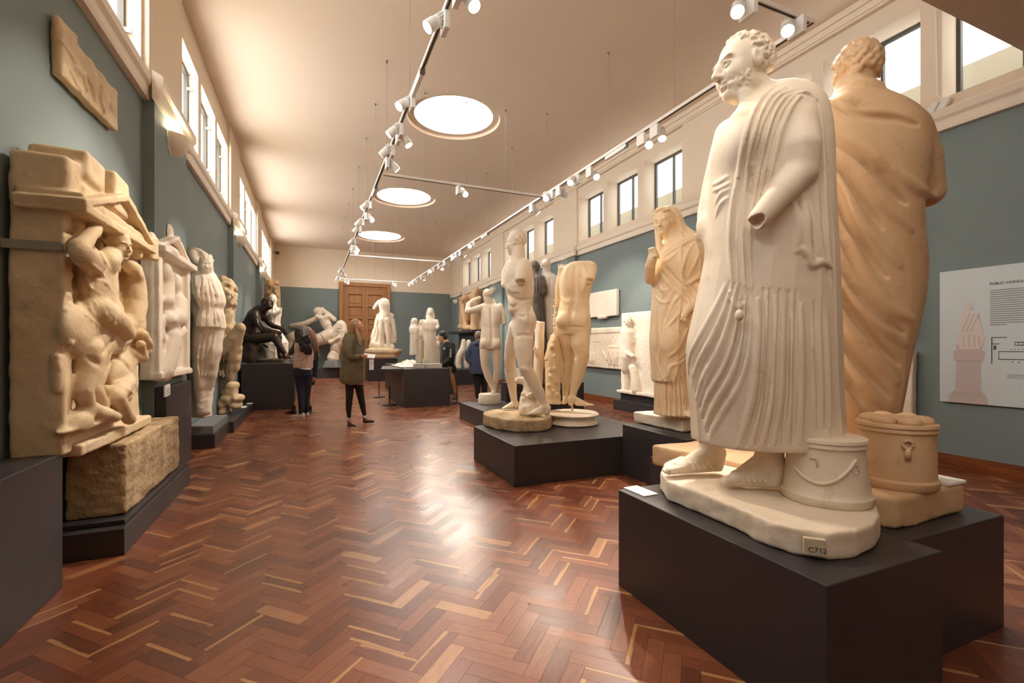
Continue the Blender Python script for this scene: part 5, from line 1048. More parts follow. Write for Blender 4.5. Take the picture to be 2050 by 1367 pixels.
# table with the site model, statues behind it
tb=plinth('dark display table with a projecting tray in the middle distance',[(1.77,9.77),(2.74,9.77),(2.74,11.9),(1.77,11.9)],0,.80,None,'display table')
tr=MB().prism([(1.33,10.0),(1.7695,9.95),(1.7695,11.6),(1.6,11.75)],.735,.80).build('display_tray',M_dark(),bevel=.004); tr.name='display_tray'; tag(tr,'dark sloping tray fixed to the left side of the display table','tray')
def model():
    c=(2.15,10.7,.802); t=thing('site_model','white and grey relief model of a hillside with small blocks on the display table','model',c)
    s=Sculpt(1,.014,'world').up(.802); rg=np.random.default_rng(4); s.boxm((1.98,10.9,.815),(.2,.62,.013),rd=.005)
    for i in range(34):
        x=rg.uniform(1.85,2.25); y=rg.uniform(10.3,11.5); h=.04+.12*math.exp(-((x-2.1)**2/.03+(y-10.9)**2/.1)); s.ellm((x,y,.82),(rg.uniform(.06,.1),rg.uniform(.06,.12),h),None,.03)
    s.boxm((2.1,10.9,.815),(.32,.6,.014),rd=.004); s.noise(.004,50,2); s.build('terrain',M_whitep(),t)
    for (x0,y0,x1,y1,h) in ((2.02,9.9,2.22,10.12,.10),(2.26,9.9,2.6,10.14,.095),(2.1,10.2,2.17,10.27,.28),(2.3,10.3,2.42,10.42,.18)):
        o=MB().box(x0-c[0],y0-c[1],.001,x1-c[0],y1-c[1],h).build('stone_block_model',mat('model stone',(190,182,168),.7),None,bevel=.003); o.parent=t
pk=W((842-PX)/F*13.4,13.4,0); plinth('dark plinth just visible behind the display table, under the two robed women',[(pk.x-.8,pk.y-1.15),(pk.x+.65,pk.y-1.15),(pk.x+.65,pk.y+1.3),(pk.x-.8,pk.y+1.3)],0,.76)
def kore(d0,name,label,cx,y0,y1,hw,yaw,hd,mt,arm=None):
    c=W((560+cx/4.2725-PX)/F*d0,d0,.76); t=thing(name,label,'statue',c); s=Sculpt(d0,.0125).up(.762).at(560,540,4.2725); hh=hd
    s.head(s.P(cx,y0+hh*.55,0),s.m(hh),yaw=yaw,hair='short',hb=.06,neck=(s.P(cx,y0+hh*1.25,0),s.m(hh*.3),s.m(hh*.42)),detail=1)
    s.loft([(y0+2,cx-hh*.3,cx+hh*.3,.04,.07),(y0+hh*.5,cx-hh*.46,cx+hh*.46,.05,.09),(y0+hh*1.3,cx-hh*.62,cx+hh*.62,.05,.09)],k=.02,p=2)
    H=y1-y0
    s.loft([(y0+H*.2,cx-hw*.55,cx+hw*.55,0,.1),(y0+H*.26,cx-hw,cx+hw,0,.15),(y0+H*.38,cx-hw*.95,cx+hw*.95,0,.17),(y0+H*.42,cx-hw*.8,cx+hw*.8,0,.15),(y0+H*.6,cx-hw*.82,cx+hw*.85,0,.17),(y1,cx-hw*.88,cx+hw*.9,0,.18)],fold=ridges(20,.012,sharp=1.3,irr=.1),ext=.02)
    if arm:
        for A in arm: s.limb(A,k=.02)
    s.strokes([[(cx-hw*.9,y0+H*.4),(cx,y0+H*.41),(cx+hw*.9,y0+H*.4)]],.02,k=.01); s.build('figure',mt,t); return t
def others():
    kore(13.3,'robed_woman_statue','tall cream statue of a long-haired robed woman facing us, behind the display table',1288,325,802,62,8,70,M_plaster(),[[(1340,440,0,18),(1352,490,-.05,16),(1345,500,-.15,12)],[(1232,440,0,17),(1228,520,0,15),(1238,600,0,11)]])
    kore(12.6,'robed_woman_statue','slimmer white statue of a robed woman in profile, left of the taller robed woman',1150,412,732,42,-80,62,M_whitep(),[[(1160,520,-.1,16),(1168,590,-.12,14)]])
    k=kore(14.3,'robed_figure_statue','weathered tan robed figure between the two robed women',1215,425,795,34,-20,54,M_tan())
    kore(14.0,'small_robed_statue','small pale robed statue partly hidden behind the young man in black',1347,570,800,24,0,40,M_plaster())
    st=MB().box(-.05,-.05,0,.05,.05,.30).build('metal_stand',M_grey(),None); a=W((560+1166/4.2725-PX)/F*12.45,12.45,.761); st.location=a; tag(st,'grey square post under the slim white robed woman','stand')
# right rear corner
def far_right():
    X0=5.85; t=thing('shelf_relief','tall amber relief of standing figures on a dark shelf at the far right corner','relief',(5.9,17.6,2.0))
    s=relief(X0,.02,-1).at(900,540,6.03); a=onX(961,600,X0).y; b=onX(918,600,X0).y
    z0=onX(940,662,X0).z; s.boxm((X0+.08,(a+b)/2,(z0+3.42)/2),(.07,(b-a)/2,(3.42-z0)/2),rd=.02)
    ch=lambda pts,k=.04: s.chain([(s.P(p[0],p[1],p[2]),p[3]) for p in pts],k)
    ch([(172,440,.15,.12),(175,520,.15,.16),(190,600,.15,.14),(200,700,.15,.12)]); s.ellm(s.P(175,345,.18),(.12,.14,.16),None,.05)
    ch([(320,300,.12,.2),(325,420,.12,.2),(320,560,.1,.2),(310,700,.1,.2)]); s.ellm(s.P(322,262,.15),(.12,.15,.17),None,.05); ch([(285,390,.2,.08),(240,470,.2,.07),(225,600,.1,.07)]); ch([(130,690,.1,.12),(240,700,.1,.1)]); ch([(150,400,.12,.08),(148,440,.12,.07)])
    s.noise(.008,10,2); s.build('relief_slab',M_warm(),t)
    sh=MB().box(5.45,a-.3,z0-.1,6.0,b+.1,z0-.015).build('wall_shelf',M_dark(),None,bevel=.005); tag(sh,'dark shelf carrying the tall amber relief at the far right','shelf')
    pn=MB().box(5.8,a-.2,.76,5.98,b-.2,z0-.102).build('dark_panel',mat('charcoal panel',(70,74,76),.6),None); tag(pn,'charcoal wall panel below the dark shelf','panel')
    d0=16.2; c=W((929-PX)/F*d0,d0,.5); t=thing('torso_group_statue','small cream pair of headless torsos on a low plinth at the far right','statue',c)
    s=Sculpt(d0,.018).up(.507).at(900,540,6.03); s.limb([(170,860,0,26),(165,960,0,42),(120,1040,0,42),(105,1120,0,34),(120,1175,0,30)],k=.05); s.limb([(230,870,.1,26),(225,960,.1,40),(205,1060,.1,44),(210,1170,.1,34)],k=.05); s.limb([(90,1170,0,24),(60,1160,0,18)],k=.04); s.noise(.005,14,3); s.build('figure',M_plaster(),t)
    q=W((900+200/6.03-PX)/F*d0,d0,0); plinth('low dark plinth at the far right, under the pair of torsos',[(q.x-.75,q.y-.5),(q.x+.6,q.y-.5),(q.x+.6,q.y+.5),(q.x-.75,q.y+.5)],0,.505)
# right wall reliefs
def wall_relief(name,label,X0,y0,y1,z0,z1,m,fig,dep=.045,vox=.012,lx=(0,0,1)):
    t=thing(name,label,'relief',(X0,(y0+y1)/2,z0)); s=relief(X0,vox,-1); s.boxm((X0+dep,(y0+y1)/2,(z0+z1)/2),(dep,(y1-y0)/2,(z1-z0)/2),rotx(.8),.01)
    fig(s,y0,y1,z0,z1,X0); s.noise(.0025,30,6); s.build('relief_slab',m,t)
    MB().box(X0+2*dep-.004,y0+.01,z0+.02,X0+2*dep+.008,y1-.01,z1-.02).build('backing_frame',mat('dark backing',(72,64,54),.7),t)
def crowd(n,seed,xa=.0,xb=1,za=.05,zb=.5,h=.3):
    def f(s,y0,y1,z0,z1,X):
        rg=np.random.default_rng(seed)
        for i in range(n):
            y=y1-(y1-y0)*(xa+(xb-xa)*(i+.5)/n); zt=z0+(z1-z0)*(za+h); zb_=z0+(z1-z0)*za; R=.028
            s.chain([((X-.01,y,zt),R*1.2),((X-.015,y+rg.uniform(-.02,.02),(zt+zb_)/2),R*1.3),((X-.005,y+rg.uniform(-.03,.03),zb_),R*.8)],.02); s.ellm((X-.015,y,zt+.055),(.03,.03,.04),None,.01)
            s.chain([((X-.02,y,zt-.03),R*.5),((X-.03,y-.05,zt-.1+rg.uniform(-.05,.05)),R*.4)],.01)
    return f
def fig2(s,y0,y1,z0,z1,X):
    s.boxm((X-.0,(y0+y1)/2,z1-.08),(.02,(y1-y0)/2,.05),rd=.01,k=.01); s.boxm((X,y0+.1,(z0+z1)/2),(.015,.02,(z1-z0)/2-.1),rd=.006,k=.01); crowd(5,4,.66,.9,.1,.5,.35)(s,y0,y1,z0,z1,X); crowd(4,9,.1,.35,.1,.4,.16)(s,y0,y1,z0,z1,X)
    s.chain([((X,y0+.6,z0+.2),.03),((X,y0+.75,z0+.35),.03)],.02); s.chain([((X,y0+.42,z1-.5),.012),((X,y0+.28,z1-.25),.012)],.01); s.boxm((X,y1-.4,z1-.3),(.012,.35,.01),rd=.004,k=.01)
def plain(s,y0,y1,z0,z1,X): s.chain([((X+.03,(y0+y1)/2+.1,z0+.0),.05),((X+.03,(y0+y1)/2-.15,z0),.045)],.02)
def standing(s,y0,y1,z0,z1,X):
    c=y1-.32; s.head((X-.12,c-.05,z1-.17),.24,yaw=TH*57-30,hair='cap',neck=((X-.08,c,z1-.32),.06,.08)); s.chain([((X-.06,c,z1-.4),.15),((X-.07,c,z1-.65),.14),((X-.07,c,z1-.85),.16),((X-.06,c+.05,z0+.5),.12)],.06)
    s.chain([((X-.08,c+.12,z1-.38),.07),((X-.12,c+.14,z1-.6),.06),((X-.16,c-.05,z1-.78),.05),((X-.14,c-.25,z1-.85),.04)],.03); s.chain([((X-.06,c+.06,z0+.5),.09),((X-.05,c+.05,z0+.25),.06),((X-.06,c+.08,z0+.05),.05)],.03); s.chain([((X-.04,c-.15,z0+.5),.09),((X-.05,c-.25,z0+.1),.1)],.05); s.boxm((X-.03,(y0+y1)/2,z0+.03),(.09,(y1-y0)/2,.03),rd=.01,k=.01)
wall_relief('wall_relief','plain cream stone relief block, upper of the two hung left of the veiled woman',5.96,8.32,9.45,1.93,2.5,M_whitep(),plain)
wall_relief('wall_relief','wide cream relief with small crowded figures, lower of the two left of the veiled woman',5.96,8.06,9.7,.79,1.69,M_plaster(),fig2)
wall_relief('wall_relief','tall cream relief slab peeping out behind the robe of the curly-haired statue',5.96,3.0,4.1,1.39,2.75,M_plaster(),crowd(3,3,.1,.9,.08,.5,.5))
wall_relief('wall_relief','cream relief slab low on the right wall, between scroll box and wall board',5.96,2.97,4.2,.35,1.22,M_plaster(),crowd(4,5,.1,.9,.1,.5,.45))
wall_relief('standing_man_relief','white slab carved with a standing man, on a black stand left of the veiled woman',5.78,6.75,7.9,.34,1.93,M_whitep(),standing,.05,.011)
plinth('black stand under the white slab carved with a standing man',[(5.62,6.6),(5.94,6.6),(5.94,7.95),(5.62,7.95)],0,.20); plinth('black riser on the stand of the white slab with a standing man',[(5.74,6.8),(5.93,6.8),(5.93,7.86),(5.74,7.86)],.201,.335)
# the wall board
XBd=6.03; c4=[(XBd,2.76,.69),(XBd,1.9,.69),(XBd,1.9,2.03),(XBd,2.76,2.03)]
MBd=mat('pale blue printed board',(196,206,208),.5); wb,PB=info_panel('information_board','large pale board headed PUBLIC HONOURS on the right wall',c4,MBd,None,'sign',.02)
def quads(nm,m,l,e=.002,par=None):
    mb=MB()
    for q in l: mb.add([PB(u,v,e) for u,v in q],[tuple(range(len(q)))])
    o=mb.build(nm,m,None); o.parent=wb; o.matrix_parent_inverse=Matrix.Translation(-wb.location); return o
R4=lambda a,b,c,d: [(a,b),(c,b),(c,d),(a,d)]
MP=mat('printed stone photograph',(188,176,172),.7); MP2=mat('printed stone shadow tone',(172,160,156),.7); MP3=mat('printed highlight tone',(210,200,196),.7)
quads('printed_pedestal',MP,[[(.08,.0),(.44,.0),(.43,.06),(.40,.075),(.38,.10),(.38,.31),(.41,.33),(.42,.39),(.13,.39),(.135,.33),(.16,.31),(.15,.10),(.12,.075),(.09,.06)]])
quads('printed_plinth_lines',MP2,[R4(.15,.31,.39,.318),R4(.13,.073,.40,.08),R4(.11,.055,.42,.06),R4(.2,.25,.33,.254)],.003)
quads('printed_seat',MP,[R4(.16,.39,.39,.44)],.0025)
quads('printed_lap',MP3,[[(.17,.53),(.38,.53),(.42,.49),(.40,.44),(.37,.405),(.19,.40),(.165,.46)]],.003)
quads('printed_torso',MP3,[[(.19,.60),(.21,.66),(.25,.69),(.30,.69),(.345,.66),(.385,.58),(.40,.53),(.37,.51),(.2,.51)]],.0035)
quads('printed_head',MP3,[[(.275+.038*math.cos(a),.722+.030*math.sin(a)) for a in [k*math.pi/7 for k in range(14)]]],.004)
for u0 in (.235,.275,.315): quads('printed_fold',MP,[[(u0+.05,.67),(u0+.058,.665),(u0-.02,.53),(u0-.03,.535)]],.0045)
for u0 in (.22,.27,.32,.36): quads('printed_fold',MP,[[(u0,.51),(u0+.008,.51),(u0+.016,.42),(u0+.006,.42)]],.0045)
quads('printed_text',mat('small printed text',(140,144,146),.8),[R4(.46,.575+.0155*i,.46+.5*(.97+.03*math.sin(i*2.3)) if i else .6,.581+.0155*i) for i in range(17)],.003)
quads('printed_floor_plan',mat('plan ink',(70,74,78),.8),[R4(.47,.3,.478,.49),R4(.47,.485,.6,.49),R4(.53,.33,.97,.335),R4(.53,.33,.535,.39),R4(.53,.385,.97,.39),R4(.66,.43,.99,.435),R4(.66,.45,.99,.455),R4(.47,.44,.54,.444),R4(.49,.40,.51,.43),R4(.84,.46,.86,.50)]+[R4(.66+.03*i,.43,.664+.03*i,.455) for i in range(11)]+[R4(.63+.03*i,.40,.637+.03*i,.406) for i in range(12)]+[R4(.64+.05*i,.31,.65+.05*i,.318) for i in range(7)]+[R4(.60,.2+.012*i,.95,.202+.012*i) for i in range(3)],.003)
tx=text('PUBLIC HONOURS',wb,PB(.455,.865,.003),(math.pi/2,0,-math.pi/2),.034,mat('heading ink',(72,74,80),.8))
# loose cards lying on the plinths
def card(px,py,Z,w,l,ang,label,cat='card',th=.006):
    p=onZ(px,py,Z); o=MB().box(-w/2,-l/2,0,w/2,l/2,th).build('label_card',M_paper(),None,bevel=.001); o.location=(p.x,p.y,Z+.0005); o.rotation_euler=(0,0,ang); tag(o,label,cat)
card(1282,984,.5,.09,.16,.05,'white label card lying on the left end of the nearest plinth'); card(1880,962,.632,.14,.14,.0,'white card lying on the block under the curly-haired statue, right of its scroll box',th=.012)
card(486,815,.16,.12,.28,0,'white label card at the near end of the low plinth under the kneeling figure'); card(500,808,.16,.1,.2,0,'white label card at the far end of the low plinth under the kneeling figure')
info_panel('label_card','small white card on the dark box plinth under the gabled gravestone',[onX(331,795,-1.222),onX(341,790,-1.222),onX(341,768,-1.222),onX(331,772,-1.222)],M_paper(),[('printed_text',MI2,[(.2,.2+.2*i,.8,.28+.2*i) for i in range(3)])])
# inventory numbers let into statue bases
# ---------------------------------------------------------------- stanchions, wall lamps, camera, adapters
def stanchion():
    t=thing('stanchion',None,None,(0,0,0)); MB().lathe([(.15,0),(.155,.008),(.15,.018),(.03,.024),(.001,.024)],32).build('base',M_black(),t,smooth=True,angle=.6); MB().tube([(0,0,.02),(0,0,.42)],.011,12).build('post',M_black(),t); return t
sp=stanchion()
for i,(px,py,lb) in enumerate(((759,795,'thin black barrier post, farther of the two left of the display table'),(780,811,'thin black barrier post, nearer of the two left of the display table'),(915,808,'thin black barrier post right of the display table, by the young man'))):
    o=sp if i==0 else copy_tree(sp); p=onZ(px,py); o.location=p; tag(o,lb,'barrier post')
def sconce():
    t=thing('wall_lamp',None,None,(0,0,0)); n=20; prof=[]
    mb=MB(); vs=[]; rows=8
    for j in range(rows+1):
        v=j/rows; r=.175*math.sqrt(max(0,1-(1-v)**2.2))if v<1 else .175; z=-.2+.2*v
        for i in range(n+1): a=-math.pi/2+math.pi*i/n; vs.append((r*math.cos(a)*.85,r*math.sin(a),z))
    m=len(vs); vs+=[(x*.93,y*.93,z+.004 if z<-.01 else z) for x,y,z in vs[:m]]
    fs=[(j*(n+1)+i,j*(n+1)+i+1,(j+1)*(n+1)+i+1,(j+1)*(n+1)+i) for j in range(rows) for i in range(n)]; fs+=[(m+a,m+d,m+c,m+b) for a,b,c,d in fs]; e=rows*(n+1)
    fs+=[(e+i,e+i+1,m+e+i+1,m+e+i) for i in range(n)]
    mb.add(vs,fs); mb.build('bowl_shade',mat('plaster lamp bowl',(236,224,208),.6),t,smooth=True,angle=.8); MB().tube([(.04,-.06,-.03),(.04,.06,-.03)],.014,10).build('bulb',emis('warm tube',12,(1,.8,.5)),t); MB().box(0,-.03,-.04,.03,.03,.05).build('wall_bracket',M_steel(),t); return t
sc_=sconce()
for i,(x,y,z,ry,lb,pw) in enumerate(((XL+.092,5.85,3.42,0,'white half-bowl uplight on the nearest left pilaster',16),(XL+.092,10.65,3.42,0,'white half-bowl uplight on the second left pilaster',16),(XL+.092,15.4,3.42,0,'white half-bowl uplight on the third left pilaster, behind the bronze man',16),(XR-.092,11.0-.4,3.36,math.pi,'white half-bowl uplight on the right pilaster behind the headless torso',0),(XR-.092,15.6,3.36,math.pi,'white half-bowl uplight on the right pilaster above the youth with raised arms',0),(XR-.092,20.3,3.36,math.pi,'white half-bowl uplight in the far right corner',0))):
    o=sc_ if i==0 else copy_tree(sc_); o.location=(x,y,z); o.rotation_euler=(0,0,ry); tag(o,lb,'wall lamp')
    if pw: 
        l=bpy.data.lights.new('uplight','POINT'); l.energy=pw; l.color=(1,.82,.5); l.shadow_soft_size=.03; q=bpy.data.objects.new('uplight',l); COL.objects.link(q); q.location=(x+.06,y,z+.02)
t=thing('security_camera','small dark camera box high at the far left corner','camera',(-1.2,20.6,4.95)); MB().box(-.06,-.1,-.05,.06,.1,.05).build('housing',mat('camera body',(60,58,54),.5),t,bevel=.01,loc=(0,0,0)); MB().box(-.2,-.02,-.02,-.06,.02,.02).build('arm',M_steel(),t,loc=(0,0,0)); MB().lathe([(.03,-.12),(.03,-.1)],12,(0,0,0),0,Matrix.Rotation(math.pi/2,4,'X')).build('lens',M_black(),t,loc=(0,0,0))
def track_box(x,y,lb): 
    t=thing('track_power_feed',lb,'electrical box',(x,y,ZT-.0475)); MB().box(-.02,-.22,-.025,.02,.22,.025).build('feed_body',M_white(),t,bevel=.004,loc=(0,0,0)); MB().box(-.025,-.26,-.02,.025,-.225,.02).build('end_cap',M_steel(),t,loc=(0,0,0))
for x,y,lb in ((XTL,4.75,'long white power box under the left track near its nearest spotlight'),(XTL+.012,8.35,'white power box under the left track beside the second skylight'),(XTR,5.35,'long white power box under the right track near its nearest spotlights'),(XTR,10.6,'white power box under the right track left of the windows')): track_box(x,y,lb)
# conduit and junction boxes on the right clerestory pier
t=thing('junction_boxes','pair of white junction boxes and cable on the pier above the curly-haired statue','electrical box',(XR-.03,2.86,3.9)); pj=[onX(*p,XR-.03)-Vector((XR-.03,2.86,3.9)) for p in ((1873,20),(1876,190),(1890,200),(1896,208),(1885,228),(1868,215),(1862,222))]
MB().tube(pj,.006,6).build('cable',M_white(),t,loc=(0,0,0))
for (px,py) in ((1866,222),(1889,212)):
    p=onX(px,py,XR-.03)-Vector((XR-.03,2.86,3.9)); MB().box(-.03,-.035,-.08,.025,.035,.08,0,Matrix.Translation(p)@Matrix.Rotation(.5,4,'X')).build('box_body',M_white(),t,bevel=.006,loc=(0,0,0))
for f in (stele_rider,stele_white,figure_relief,giant_relief,upper_relief,boxer,white_seated,pillar_relief,horse_rider,nike,model,others,far_right):
    _a=_t.time(); f(); print(f.__name__,round(_t.time()-_a,1))
# ---------------------------------------------------------------- visitors
M_skin=mat('skin',(214,160,128),.5,(204,148,118),8); 
def fab(n,c,v=None,r=.85): return mat(n,c,r,v or tuple(int(x*.85) for x in c),14,.3,160,bd=.002)
def part(s,name,m,t): return s.build(name,m,t)
def hand(s,px,py,dd,r,dx,dy,k=.004):
    s.limb([(px,py,dd,r),(px+dx*.5,py+dy*.5,dd,r*.95)],k=.01)
    n=math.hypot(dx,dy); ux,uy=-dy/n,dx/n
    for i,(o,l) in enumerate(((-1,.85),(-.35,1.),(.3,.97),(.95,.82))):
        bx=px+dx*.5+ux*r*.75*o; by=py+dy*.5+uy*r*.75*o; s.limb([(bx,by,dd,r*.36),(bx+dx*l*.45,by+dy*l*.45,dd-.008,r*.33),(bx+dx*l*.75,by+dy*l*.75,dd+.01,r*.28)],k=k)
    s.limb([(px+ux*r*-.8,py+uy*r*-.8,dd-.01,r*.4),(px+ux*r*-1.6+dx*.4,py+uy*r*-1.6+dy*.4,dd-.02,r*.32)],k=k)
def shoe(s,hx,hy,tx,ty,dd,r,boot=0,dt=0):
    s.limb([(hx,hy-r*.55,dd,r*.62),((hx+tx)/2,(hy+ty)/2-r*.5,dd+dt*.5,r*.6),(tx,ty-r*.38,dd+dt,r*.42)],k=.02)
    s.limb([(hx,hy-r*1.5-boot,dd,r*.6),(hx+(tx-hx)*.15,hy-r*.6,dd,r*.66)],k=.02)
    s.limb([(hx,hy-r*.12,dd,r*.3),(tx,ty-r*.1,dd+dt,r*.3)],k=.008)
def coat_woman():
    d0=7.55; c=W((697-PX)/F*d0,d0,0); t=thing('person','woman with fair hair in an olive parka and black tights, walking right with a leaflet','person',c)
    N=lambda v=.008: Sculpt(d0,v).at(560,540,4.2725)
    s=N(.007); s.head(s.P(668,482,0),s.m(108),yaw=72,pitch=8,hair=None,neck=(s.P(650,580,0),s.m(22),s.m(26)))
    s.loft([(580,600,680,0,.08),(700,590,690,0,.09),(900,580,690,0,.1),(980,570,705,0,.1)],k=.03)
    s.limb([(600,960,-.02,36),(595,1080,-.03,27),(590,1180,-.04,22),(592,1270,-.04,14),(600,1300,-.04,14)],k=.02); s.limb([(672,960,.03,36),(694,1090,.05,26),(712,1180,.08,20),(722,1240,.1,14),(735,1275,.12,14)],k=.02)
    s.limb([(690,742,-.12,14),(706,740,-.13,13)],k=.01); hand(s,706,738,-.13,13,36,0); s.limb([(690,720,.06,12),(715,725,.06,12)],k=.01); hand(s,712,722,.05,12,34,4)
    part(s,'body',M_skin,t)
    s=N(.007); s.limb([(600,965,-.02,39),(596,1080,-.03,30),(590,1180,-.04,25),(592,1262,-.04,16)],k=.02); s.limb([(672,965,.03,39),(694,1090,.05,29),(712,1180,.08,23),(724,1242,.1,16)],k=.02); part(s,'tights',fab('black tights',(34,26,26)),t)
    s=N(); s.loft([(548,600,672,0,.07),(575,572,694,0,.13),(620,552,706,0,.16),(690,536,716,0,.17),(760,540,716,0,.16),(830,534,716,0,.17),(900,526,718,0,.18),(950,522,716,0,.18),(975,548,708,0,.17)],fold=ridges(9,.012,tw=2),ext=.02)
    s.limb([(562,590,.12,22),(600,570,.14,26),(560,610,.0,26)],k=.03); s.ell(600,572,.08,46,26,.12,roll=25,k=.03)
    s.limb([(612,615,-.12,34),(590,690,-.17,32),(600,745,-.18,29),(650,752,-.17,24),(690,742,-.14,19)],k=.02); s.limb([(700,600,.08,26),(706,680,.1,24),(690,718,.06,18)],k=.02)
    s.strokes([[(575,640),(570,700),(590,740)],[(620,640),(600,700),(625,760)],[(560,780),(600,790),(640,770)],[(530,820),(545,880),(535,940)],[(590,800),(600,880),(590,950)],[(640,790),(650,880),(640,960)],[(690,600),(695,800),(698,960)],[(620,745),(640,730),(650,760)]],.014,k=.012,sink=.3)
    part(s,'parka',fab('olive parka cloth',(116,106,82)),t)
    q=N(.008)
    for i in range(6): q.ell(692,620+i*62,-.17,3.5,3.5,.01,k=0)
    part(q,'snap_buttons',mat('brass',(190,160,100),.35,metal=.8),t)
    s=N(.007); s.ell(650,470,.02,47,48,.105,k=.03); s.limb([(646,446,-.02,28),(630,500,-.03,34),(622,560,-.02,30),(640,600,-.06,16)],k=.03); s.limb([(648,470,-.07,20),(660,530,-.09,15),(674,580,-.13,14),(686,640,-.16,8)],k=.02); s.limb([(610,470,.02,24),(602,540,.02,24),(606,590,.03,16)],k=.03); s.ell(705,490,-.0,26,50,.09,k=.01,sign=-1)
    s.strokes([[(620,450),(610,520),(612,590)],[(640,440),(634,520),(640,600)],[(660,440),(668,520),(680,610)]],.006,sign=-1,k=.01); part(s,'hair',fab('fair hair',(172,134,92),(140,104,68),.5),t)
    s=N(.007); shoe(s,592,1338,648,1346,-.04,22,12,-.08); shoe(s,722,1308,800,1304,.12,22,10); part(s,'boots',fab('brown suede boots',(78,58,42)),t)
    s=N(.007); s.limb([(588,1268,-.04,17),(594,1274,-.04,17)],k=0); s.limb([(720,1250,.1,17),(727,1256,.1,17)],k=0); part(s,'socks',fab('white socks',(226,222,216)),t)
    a=t; o=MB().box(-.09,-.06,-.006,.09,.06,.006).build('leaflet',M_paper(),None); o.location=W((560+765/4.2725-PX)/F*7.5,7.5,1.25-(540+738/4.2725-PY)/F*7.5); o.rotation_euler=(.5,.1,-.3); tag(o,'white folded leaflet held by the woman in the olive parka','leaflet')
def jeans_woman():
    d0=8.45; c=W((605-PX)/F*d0,d0,0); t=thing('person','woman with long dark wavy hair, grey and pink top and jeans, seen from behind','person',c)
    N=lambda v=.008: Sculpt(d0,v).at(460,540,4.271)
    s=N(); s.head(s.P(612,538,0),s.m(102),yaw=215,pitch=-6,hair=None,neck=(s.P(622,610,0),s.m(20),s.m(26)),detail=1)
    s.loft([(610,585,680,0,.08),(700,575,700,0,.1),(830,570,690,0,.1),(900,568,690,0,.1)],k=.03)
    s.limb([(600,880,0,34),(606,1020,0,26),(612,1120,.02,22),(616,1220,.02,14)],k=.02); s.limb([(660,880,.04,34),(660,1020,.08,24),(656,1120,.1,20),(655,1210,.12,13)],k=.02)
    s.limb([(520,700,.12,16),(500,735,.26,13)],k=.02); hand(s,500,735,.26,12,-24,-6); part(s,'body',M_skin,t)
    s=N(); s.loft([(590,600,655,0,.06),(612,562,698,0,.11),(650,556,708,0,.14),(720,560,710,0,.14),(790,550,704,0,.14),(832,548,702,0,.14),(846,560,700,0,.13)],fold=ridges(9,.01,tw=2),ext=.02); s.strokes([[(600,690),(590,760),(560,820)],[(640,720),(650,780),(700,820)],[(560,820),(620,835),(690,825)]],.01,k=.01); part(s,'pale_top',fab('pale pink jersey',(214,182,164)),t)
    s=N(); s.limb([(578,618,.0,26),(545,680,.06,24),(520,712,.14,19)],k=.02); s.limb([(690,620,.02,26),(712,690,.08,22),(712,760,.14,17)],k=.02); s.loft([(588,598,658,0,.07),(606,570,690,0,.12),(625,562,700,0,.13)],k=.02); part(s,'grey_sleeves',fab('dark grey jersey',(88,74,72)),t)
    s=N(); s.ell(640,845,-.04,56,14,.1,k=.01,roll=6); part(s,'shirt_tail',fab('white shirt',(206,208,216)),t)
    s=N(); s.loft([(826,553,697,0,.13),(870,552,698,0,.14),(905,556,696,0,.13)],k=.03); s.limb([(598,890,0,44),(602,950,0,42),(606,1020,0,34),(610,1080,.0,28),(614,1215,.02,23)],k=.03); s.limb([(660,890,.03,42),(662,950,.05,38),(662,1020,.08,30),(656,1090,.1,26),(656,1210,.12,20)],k=.03); s.strokes([[(575,870),(595,890),(625,872)],[(590,1190),(615,1200),(635,1190)]],.008,k=.006); part(s,'jeans',fab('dark blue denim',(38,42,62)),t)
    s=N(.009); s.ell(615,520,.02,52,46,.12,k=.03); s.loft([(500,578,655,-.02,.1),(560,566,680,-.07,.09),(610,575,696,-.1,.07),(660,596,706,-.12,.05),(705,625,706,-.12,.04),(728,650,700,-.12,.025)],k=.02,p=2,fold=ridges(12,.008),ext=.01); s.limb([(575,540,.02,22),(572,600,.02,14)],k=.02)
    rg=np.random.default_rng(3)
    for i in range(34): x=rg.uniform(590,690); y=rg.uniform(560,710); s.ell(x,y,-.15,9,16,.03,k=.012,roll=rg.uniform(-30,30))
    part(s,'hair',fab('dark brown hair',(52,34,32),(34,20,20),.5),t)
    s=N(.007); shoe(s,628,1270,520,1268,0,24,0,0); shoe(s,665,1252,635,1256,.12,20); part(s,'shoes',fab('white canvas shoes',(222,210,204)),t)
